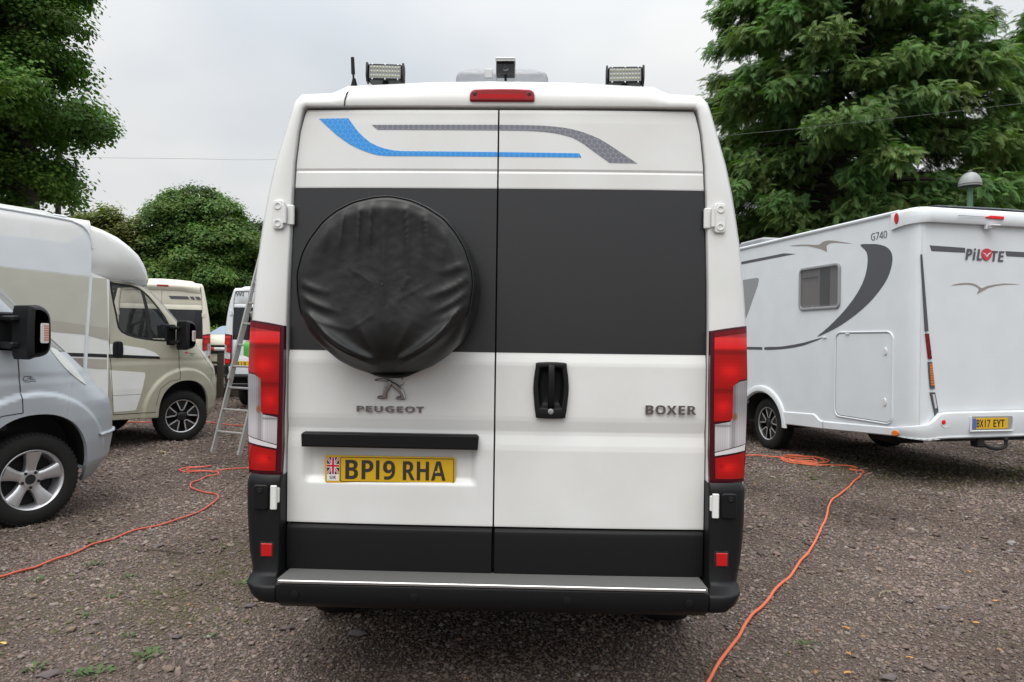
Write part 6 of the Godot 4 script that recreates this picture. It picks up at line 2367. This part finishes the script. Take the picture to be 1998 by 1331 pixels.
# ---------------------------------------------------------------- poles and wire
func make_post_and_wire() -> void:
	var b := MB.new()
	var lamp := thing("lamp_post", "green lamp post with a domed lantern rising behind the white motorhome", "lamp post", Vector3(10.17, 0, -16.0))
	b.tube(PackedVector3Array([Vector3(0, 0, 0), Vector3(0, 5.28, 0)]), 0.068, 16, 0.060)
	b.tube(PackedVector3Array([Vector3(0, 0, 0), Vector3(0, 1.1, 0)]), 0.085, 16)
	put(b, "post", grimy(mat(0.10, 0.22, 0.13, 0.5), M.rubber.albedo_texture, 2.0), lamp)
	b = MB.new()
	b.xf = tf(0, 5.14, 0, 0, -90)
	b.lathe([Vector2(0.235, -0.06), Vector2(0.235, -0.02), Vector2(0.220, 0.07), Vector2(0.18, 0.16), Vector2(0.12, 0.225), Vector2(0.05, 0.255), Vector2(0.0, 0.26)], 28)
	put(b, "dome", M.dome, lamp)
	b = MB.new()
	b.xf = tf(0, 5.14, 0, 0, -90)
	b.lathe([Vector2(0.228, -0.03), Vector2(0.241, -0.03), Vector2(0.241, -0.012), Vector2(0.228, -0.012)], 28)
	put(b, "dome_rim", M.grey_plastic, lamp)
	b = MB.new()
	b.xf = tf(0, 5.14, 0, 0, -90)
	b.lathe([Vector2(0.0, 0.31), Vector2(0.04, 0.30), Vector2(0.045, 0.27), Vector2(0.0, 0.255)], 14)
	put(b, "cap", M.grey_plastic, lamp)
	b = MB.new()
	b.xf = tf(0, 5.10, 0, 0, -90)
	b.lathe([Vector2(0.0, 0.16), Vector2(0.05, 0.15), Vector2(0.07, 0.08), Vector2(0.065, 0.0), Vector2(0.0, 0.0)], 14)
	put(b, "bulb_housing", M.mid_grey, lamp)
	var pole := thing("utility_pole", "dark wooden pole standing among the leaves of the tall tree at the left", "pole", Vector3(-12.70, 0, -20.0))
	b = MB.new()
	b.tube(PackedVector3Array([Vector3(0, 0, 0), Vector3(0, 6.9, 0)]), 0.085, 10, 0.07)
	put(b, "post", mat(0.055, 0.045, 0.04, 0.9), pole)
	b = MB.new()
	b.box(Vector3(0.06, 5.28, 0.05), Vector3(0.26, 0.03, 0.03))
	put(b, "bracket", M.gap, pole)
	b = MB.new()
	b.box(Vector3(0.05, 6.60, 0), Vector3(0.12, 0.06, 0.06))
	put(b, "insulator", M.gap, pole)
	var pts := []
	for k in [[117, 307.0, 20.0], [350, 309.5, 19.6], [560, 311.0, 19.2], [980, 293.0, 18.3], [1405, 265.0, 17.5], [1750, 230.0, 16.8], [2060, 194.0, 16.0]]:
		var x: float = k[0] - 999.0
		var y: float = k[1] - 665.5
		var a := deg_to_rad(0.75)
		pts.append(Vector3((x * cos(a) + y * sin(a)) / 1400.0 * k[2], 1.5 - (-x * sin(a) + y * cos(a)) / 1400.0 * k[2], -k[2]))
	b = MB.new()
	b.tube(smooth3(pts, 8), 0.0032, 6)
	tag(put(b, "overhead_wire", mat(0.16, 0.17, 0.18, 0.7)), "thin overhead wire running from the pole past the conifer", "wire")

# ---------------------------------------------------------------- trees
func leaf_clump(sd: int, n: int, size: float, leaf: float) -> ArrayMesh:
	# broad leaves hanging from a common twig, laid like tiles facing up and outwards (+z)
	var r := RandomNumberGenerator.new()
	r.seed = sd
	var b := MB.new()
	for i in n:
		var p := Vector3(r.randfn(0, 0.36), r.randfn(0, 0.30), r.randfn(0, 0.26)) * size
		p.y -= 0.35 * Vector2(p.x, p.z).length()
		var d := Vector3(p.x * 1.2 + r.randf_range(-0.5, 0.5) * size, -size * r.randf_range(0.1, 0.75), p.z + size * r.randf_range(-0.1, 0.7)).normalized()
		var up := Vector3(r.randf_range(-0.35, 0.35), 1.0, r.randf_range(0.0, 0.55)).normalized()
		var side := d.cross(up).normalized()
		up = side.cross(d).normalized()
		var l := leaf * r.randf_range(0.7, 1.25)
		var w := l * 0.48
		var a := p
		var c := p + d * l * 0.45 + side * w - up * l * 0.10
		var e := p + d * l * 0.45 - side * w - up * l * 0.10
		var m := p + d * l * 0.5 + up * l * 0.02
		var t := p + d * l - up * l * 0.18
		b.tri(a, c, m, up, up, up)
		b.tri(a, m, e, up, up, up)
		b.tri(m, c, t, up, up, up)
		b.tri(m, t, e, up, up, up)
	return b.mesh()

func frond(sd: int) -> ArrayMesh:
	# drooping flat spray of a cypress: an axis along +x that hangs, with side shoots in its plane
	var r := RandomNumberGenerator.new()
	r.seed = sd
	var b := MB.new()
	var axis := func(t: float) -> Vector3: return Vector3(t * (1.0 - 0.12 * t), -0.24 * t * t, 0.0)
	var strip := func(a: Vector3, c: Vector3, w: float) -> void:
		var d := (c - a).normalized()
		var s := d.cross(Vector3(0.15, 1, 0.1)).normalized() * w
		var nn := s.cross(d).normalized()
		if nn.y < 0:
			nn = -nn
		var m := a.lerp(c, 0.45)
		b.tri(a, m + s, m - s, nn, nn, nn)
		b.tri(m + s, c - nn * w * 0.8, m - s, nn, nn, nn)
	for i in 22:
		var t := 0.05 + 0.95 * i / 21.0
		var p: Vector3 = axis.call(t)
		for s in [-1.0, 1.0]:
			var l: float = (0.31 * (1.0 - 0.72 * t) + 0.07) * r.randf_range(0.75, 1.2)
			var d := Vector3(0.62, -0.18 - 0.42 * t, s * r.randf_range(0.6, 0.95)).normalized()
			var q := p + d * l
			q.y -= l * 0.22
			strip.call(p, q, 0.015)
			if l > 0.14:
				var mid := p.lerp(q, 0.5)
				strip.call(mid, mid + Vector3(0.10, -0.07, s * 0.02) * r.randf_range(0.8, 1.4), 0.013)
	strip.call(axis.call(0.0), axis.call(0.55), 0.022)
	strip.call(axis.call(0.5), axis.call(1.06), 0.018)
	# young growth towards the tip is paler than the old shoots at the base
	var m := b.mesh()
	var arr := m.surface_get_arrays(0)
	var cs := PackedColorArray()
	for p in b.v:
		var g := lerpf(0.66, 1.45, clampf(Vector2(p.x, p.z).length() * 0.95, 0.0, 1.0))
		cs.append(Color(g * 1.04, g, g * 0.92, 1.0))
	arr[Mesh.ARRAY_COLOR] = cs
	var out := ArrayMesh.new()
	out.add_surface_from_arrays(Mesh.PRIMITIVE_TRIANGLES, arr)
	return out

func leaf_mat() -> StandardMaterial3D:
	var m := mat(1, 1, 1, 0.55, 0.0, 0.35)
	m.vertex_color_use_as_albedo = true
	m.backlight_enabled = true
	m.backlight = Color(0.78, 0.92, 0.40)
	return m

func facing(n: Vector3, roll: float) -> Basis:
	var f := Vector3(n.x, 0, n.z)
	f = f.normalized() if f.length() > 0.01 else Vector3(0, 0, 1)
	var b := Basis(Vector3.UP.cross(f).normalized(), Vector3.UP, f)
	return b * Basis.from_euler(Vector3(clampf(-asin(clampf(n.y, -1, 1)) * 0.5, -0.8, 0.8), 0, roll))

# crown built of overlapping boughs: each lobe is [centre, radii]
func broadleaf(called: String, label: String, at: Vector3, lobes: Array, dens: float, clump: Mesh, m: Material, tint: Color, trunk_r: float, trunk_h: float, size := 1.0) -> Node3D:
	var o := thing(called, label, "tree" if called != "bush" else "bush", at)
	var xfs := []
	var cols := PackedColorArray()
	for k in lobes:
		var c: Vector3 = k[0]
		var rad: Vector3 = k[1]
		var area := 4.0 * PI * pow((pow(rad.x * rad.y, 1.6) + pow(rad.x * rad.z, 1.6) + pow(rad.y * rad.z, 1.6)) / 3.0, 1.0 / 1.6)
		# leafy pads on the lobe: dense above, open below, so that light and dark layers form
		var nb := int(area * 0.42) + 5
		for i in nb:
			var d := Vector3(rng.randfn(), rng.randfn(), rng.randfn()).normalized()
			if d.y < -0.6:
				continue
			var bc := c + d * rad * rng.randf_range(0.74, 1.10)
			var br := rng.randf_range(0.55, 1.15) * size
			var flat := rng.randf_range(0.30, 0.48)
			var shade := rng.randf_range(0.62, 1.22)
			var hang := Vector3(d.x, 0, d.z)
			for j in int(dens * br * br):
				var e := Vector3(rng.randfn(), absf(rng.randfn()) * 0.9 - 0.25, rng.randfn()).normalized()
				var q := e * rng.randf_range(0.55, 1.0)
				var p := bc + q * Vector3(br, br * flat, br)
				p.y -= maxf(0.0, q.dot(hang)) * br * 0.35
				var s := rng.randf_range(0.7, 1.15) * size
				xfs.append(Transform3D(facing((hang + e).normalized(), rng.randf_range(-0.4, 0.4)).scaled_local(Vector3.ONE * s), p))
				var g := shade * rng.randf_range(0.8, 1.2)
				cols.append(Color(tint.r * g * rng.randf_range(0.85, 1.25), tint.g * g, tint.b * g * rng.randf_range(0.8, 1.1), 1))
	scatter("crown", "", clump, m, xfs, cols, o)
	var b := MB.new()
	b.tube(smooth3([Vector3(0, -0.05, 0), Vector3(0.05, trunk_h * 0.35, 0.0), Vector3(-0.05, trunk_h * 0.7, 0.05), Vector3(0.05, trunk_h, 0)], 4), trunk_r, 12, trunk_r * 0.55)
	for k in lobes:
		var c: Vector3 = k[0]
		var h := minf(c.y * 0.6, trunk_h * 0.95)
		b.tube(smooth3([Vector3(0, h, 0), Vector3(c.x * 0.45, lerpf(h, c.y, 0.5), c.z * 0.45), c], 4), trunk_r * 0.42, 7, trunk_r * 0.10)
	put(b, "trunk", grimy(mat(0.075, 0.062, 0.05, 0.9), M.rubber.albedo_texture, 1.5), o)
	return o

func conifer(label: String, at: Vector3, h: float, reach: Callable, nb: int, fronds: Array, m: Material, y0: float, seed_tint := Color(0.162, 0.246, 0.080)) -> void:
	var o := thing("conifer", label, "tree", at)
	var xfs := [[], []]
	var cols := [PackedColorArray(), PackedColorArray()]
	var b := MB.new()
	b.tube(PackedVector3Array([Vector3(0, -0.05, 0), Vector3(0.05, h * 0.3, 0), Vector3(0, h * 0.7, 0.05), Vector3(0, h, 0)]), 0.42, 12, 0.05)
	for i in nb:
		var y := lerpf(y0, h * 0.98, pow((i + rng.randf()) / nb, 0.95))
		var az := i * 2.39996 + rng.randf_range(-0.4, 0.4)
		var dir := Vector3(cos(az), 0, sin(az))
		var len: float = reach.call(y, dir) * rng.randf_range(0.72, 1.08)
		if len < 0.3:
			continue
		var lift := rng.randf_range(0.05, 0.28)
		var ctl := []
		for t in [0.0, 0.35, 0.7, 1.0]:
			ctl.append(Vector3(0, y, 0) + dir * len * t + Vector3(0, len * (lift * t - 0.22 * t * t), 0) + Vector3(-dir.z, 0, dir.x) * len * 0.05 * sin(t * 4.0 + i))
		var path := smooth3(ctl, 3)
		b.tube(path, 0.05 + 0.008 * len, 5, 0.012)
		var plumes := int(len * 2.4) + 2
		for q in plumes:
			var t := lerpf(0.28, 1.0, pow((q + rng.randf()) / plumes, 0.7))
			var fi := t * (path.size() - 1)
			var k := mini(int(fi), path.size() - 2)
			var p := path[k].lerp(path[k + 1], fi - k)
			p += Vector3(-dir.z, 0, dir.x) * rng.randf_range(-0.42, 0.42) * (0.3 + len * 0.14)
			var shade := rng.randf_range(0.82, 1.18)
			var warm := rng.randf()
			for j in 36:
				var a := az + rng.randfn(0, 0.95)
				var s := rng.randf_range(0.22, 0.44)
				var droop := rng.randf_range(-0.25, 0.95)
				var bs := Basis(Vector3.UP, -a) * Basis(Vector3(0, 0, 1), -droop) * Basis(Vector3(1, 0, 0), rng.randf_range(-0.7, 0.7))
				var off := Vector3(rng.randfn(0, 0.16), rng.randfn(0, 0.13), rng.randfn(0, 0.16))
				var g := shade * rng.randf_range(0.78, 1.22)
				var c := seed_tint * g
				c.r *= 0.72 + 0.40 * warm
				var w := rng.randi() % 2
				xfs[w].append(Transform3D(bs.scaled_local(Vector3.ONE * s), p + off))
				cols[w].append(Color(c.r, c.g, c.b, 1))
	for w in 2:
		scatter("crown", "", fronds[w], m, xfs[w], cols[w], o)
	put(b, "trunk", grimy(mat(0.045, 0.036, 0.030, 0.95), M.rubber.albedo_texture, 1.5), o)

func make_trees() -> void:
	var m := leaf_mat()
	var big := leaf_clump(1, 40, 0.50, 0.115)
	var mid := leaf_clump(2, 44, 0.75, 0.14)
	var far := leaf_clump(3, 30, 0.8, 0.20)
	var tall := Color(0.098, 0.192, 0.042)
	# tall tree at the left edge, about 17 m off
	var L := []
	for k in [[-1.6, 5.2, 0.2, 2.1, 1.1, 1.9], [-0.6, 5.6, 0.0, 1.3, 0.9, 1.2], [-2.2, 6.6, 0.3, 1.9, 1.2, 1.8], [-0.15, 7.0, 0.3, 1.6, 1.2, 1.6], [-1.2, 6.0, 1.0, 1.8, 1.4, 1.3], [-1.5, 7.5, 1.0, 1.8, 1.3, 1.3], [-2.0, 5.0, 1.0, 1.6, 1.0, 1.2], [-1.6, 8.2, 0.2, 2.0, 1.4, 1.8], [-0.3, 8.3, 0.2, 1.55, 1.3, 1.5], [-1.4, 9.9, 0.0, 2.1, 1.5, 2.0], [-0.5, 10.4, 0.2, 1.7, 1.5, 1.6], [-3.4, 8.0, 0.0, 2.2, 2.4, 2.0], [-3.2, 11.0, -0.3, 2.4, 2.0, 2.2], [-1.2, 12.0, -0.2, 2.2, 1.6, 2.0]]:
		L.append([Vector3(k[0], k[1], k[2]), Vector3(k[3], k[4], k[5])])
	broadleaf("broadleaf_tree", "tall dark broadleaf tree filling the upper left corner", Vector3(-11.7, 0, -17.2), L, 62.0, big, m, tall, 0.34, 10.0, 0.86)
	# round tree in the distance between the beige motorhome and the campervan
	L = []
	for k in [[0.0, 8.9, 0, 1.3, 0.8, 1.4], [1.0, 8.2, 0.3, 1.3, 0.9, 1.5], [-1.0, 8.0, 0.3, 1.3, 0.9, 1.5], [-1.7, 7.0, 0.6, 1.5, 1.1, 1.6], [2.1, 7.0, 0.5, 1.5, 0.9, 1.6], [3.0, 6.1, 0.2, 1.0, 0.7, 1.1], [0.3, 6.6, 1.2, 1.9, 1.2, 1.8], [-2.6, 5.6, 0.4, 1.4, 1.1, 1.6], [-2.9, 4.3, 0.5, 1.3, 1.0, 1.5], [1.9, 5.0, 0.9, 1.8, 1.2, 1.8], [-0.4, 4.6, 1.3, 2.0, 1.2, 1.8], [-1.8, 3.0, 0.8, 2.0, 1.2, 1.8], [0.9, 2.8, 0.9, 2.0, 1.2, 1.8], [2.6, 3.4, 0.5, 1.4, 1.2, 1.5]]:
		L.append([Vector3(k[0] * 0.80, k[1], k[2]), Vector3(k[3] * 0.86, k[4], k[5])])
	broadleaf("broadleaf_tree", "round dense broadleaf tree in the distance behind the cream van", Vector3(-17.6, 0, -40.0), L, 24.0, mid, m, Color(0.105, 0.190, 0.048), 0.4, 7.5, 1.05)
	L = [[Vector3(0, 5.0, 0), Vector3(2.3, 2.6, 2.2)], [Vector3(2.4, 4.0, 0), Vector3(1.9, 2.6, 2.0)], [Vector3(-1.0, 2.5, 0), Vector3(2.4, 2.0, 2.0)], [Vector3(1.6, 6.2, 0), Vector3(1.2, 1.0, 1.2)]]
	broadleaf("broadleaf_tree", "lighter green tree right of the round tree, at the campervan's left side", Vector3(-14.6, 0, -43.0), L, 20.0, far, m, Color(0.105, 0.185, 0.042), 0.25, 4.5)
	L = [[Vector3(0, 9.0, 0), Vector3(2.4, 1.5, 2.0)], [Vector3(0, 6.5, 0), Vector3(2.6, 2.6, 2.0)]]
	broadleaf("broadleaf_tree", "small dark treetop just left of the campervan's upper hinge", Vector3(-19.2, 0, -55.0), L, 16.0, far, m, Color(0.05, 0.09, 0.035), 0.3, 7.0, 1.1)
	L = [[Vector3(0, 7.2, 0), Vector3(0.6, 0.9, 0.6)], [Vector3(-0.7, 7.0, 0), Vector3(0.5, 0.8, 0.6)], [Vector3(0.8, 6.8, 0), Vector3(0.6, 0.8, 0.6)], [Vector3(0.1, 6.0, 0), Vector3(1.3, 0.9, 1.2)], [Vector3(0.3, 4.8, 0), Vector3(1.7, 1.4, 1.4)], [Vector3(0.8, 3.0, 0), Vector3(2.0, 1.8, 1.6)]]
	broadleaf("broadleaf_tree", "yellow-green pointed treetops above the beige motorhome's roof cap", Vector3(-21.4, 0, -38.0), L, 24.0, far, m, Color(0.165, 0.195, 0.055), 0.25, 5.5, 0.85)
	L = [[Vector3(0, 8.5, 0), Vector3(1.2, 0.7, 1.0)], [Vector3(-1.6, 8.3, 0), Vector3(1.4, 0.7, 1.0)], [Vector3(0, 6.5, 0), Vector3(2.6, 2.4, 1.6)]]
	broadleaf("broadleaf_tree", "low dark treetop above the beige motorhome, left of the yellow-green ones", Vector3(-27.4, 0, -46.0), L, 16.0, far, m, Color(0.055, 0.075, 0.035), 0.3, 5.5)
	L = [[Vector3(0, 1.3, 0), Vector3(1.5, 1.25, 1.0)], [Vector3(1.7, 1.4, 0.2), Vector3(1.3, 1.1, 1.0)], [Vector3(-1.6, 1.2, 0), Vector3(1.3, 1.2, 1.0)], [Vector3(3.6, 1.3, 0.2), Vector3(1.5, 1.2, 1.0)], [Vector3(-3.6, 1.3, 0.2), Vector3(1.5, 1.2, 1.0)]]
	broadleaf("bush", "bright green bush between the cream van and the white van", Vector3(-12.3, 0, -30.0), L, 34.0, mid, m, Color(0.095, 0.190, 0.035), 0.06, 1.2, 0.75)
	# undergrowth that closes the yard
	L = []
	for i in 11:
		L.append([Vector3(-38.0 + i * 7.0, 2.2, rng.randf_range(-1, 1)), Vector3(4.2, 2.2 + rng.randf(), 1.6)])
	broadleaf("bush", "long dark bank of bushes closing the far side of the yard", Vector3(-6, 0, -58.0), L, 9.0, far, m, Color(0.045, 0.085, 0.028), 0.06, 2.0, 1.5)
	# drooping conifers at the right
	var fr := [frond(5), frond(6)]
	var cm := leaf_mat()
	cm.roughness = 0.6
	var main := func(y: float, d: Vector3) -> float:
		return tab([[2.6, 3.2], [4.5, 4.2], [6.5, 5.0], [9.0, 4.9], [11.5, 4.0], [16.0, 2.6], [19.0, 0.6]], y) * (1.0 + 0.08 * d.x)
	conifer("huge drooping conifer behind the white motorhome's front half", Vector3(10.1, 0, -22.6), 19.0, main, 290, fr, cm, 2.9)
	var second := func(y: float, d: Vector3) -> float:
		return tab([[2.0, 2.6], [5.0, 3.4], [8.0, 3.0], [10.5, 1.8], [13.4, 0.4]], y) * (1.0 + 0.15 * d.x)
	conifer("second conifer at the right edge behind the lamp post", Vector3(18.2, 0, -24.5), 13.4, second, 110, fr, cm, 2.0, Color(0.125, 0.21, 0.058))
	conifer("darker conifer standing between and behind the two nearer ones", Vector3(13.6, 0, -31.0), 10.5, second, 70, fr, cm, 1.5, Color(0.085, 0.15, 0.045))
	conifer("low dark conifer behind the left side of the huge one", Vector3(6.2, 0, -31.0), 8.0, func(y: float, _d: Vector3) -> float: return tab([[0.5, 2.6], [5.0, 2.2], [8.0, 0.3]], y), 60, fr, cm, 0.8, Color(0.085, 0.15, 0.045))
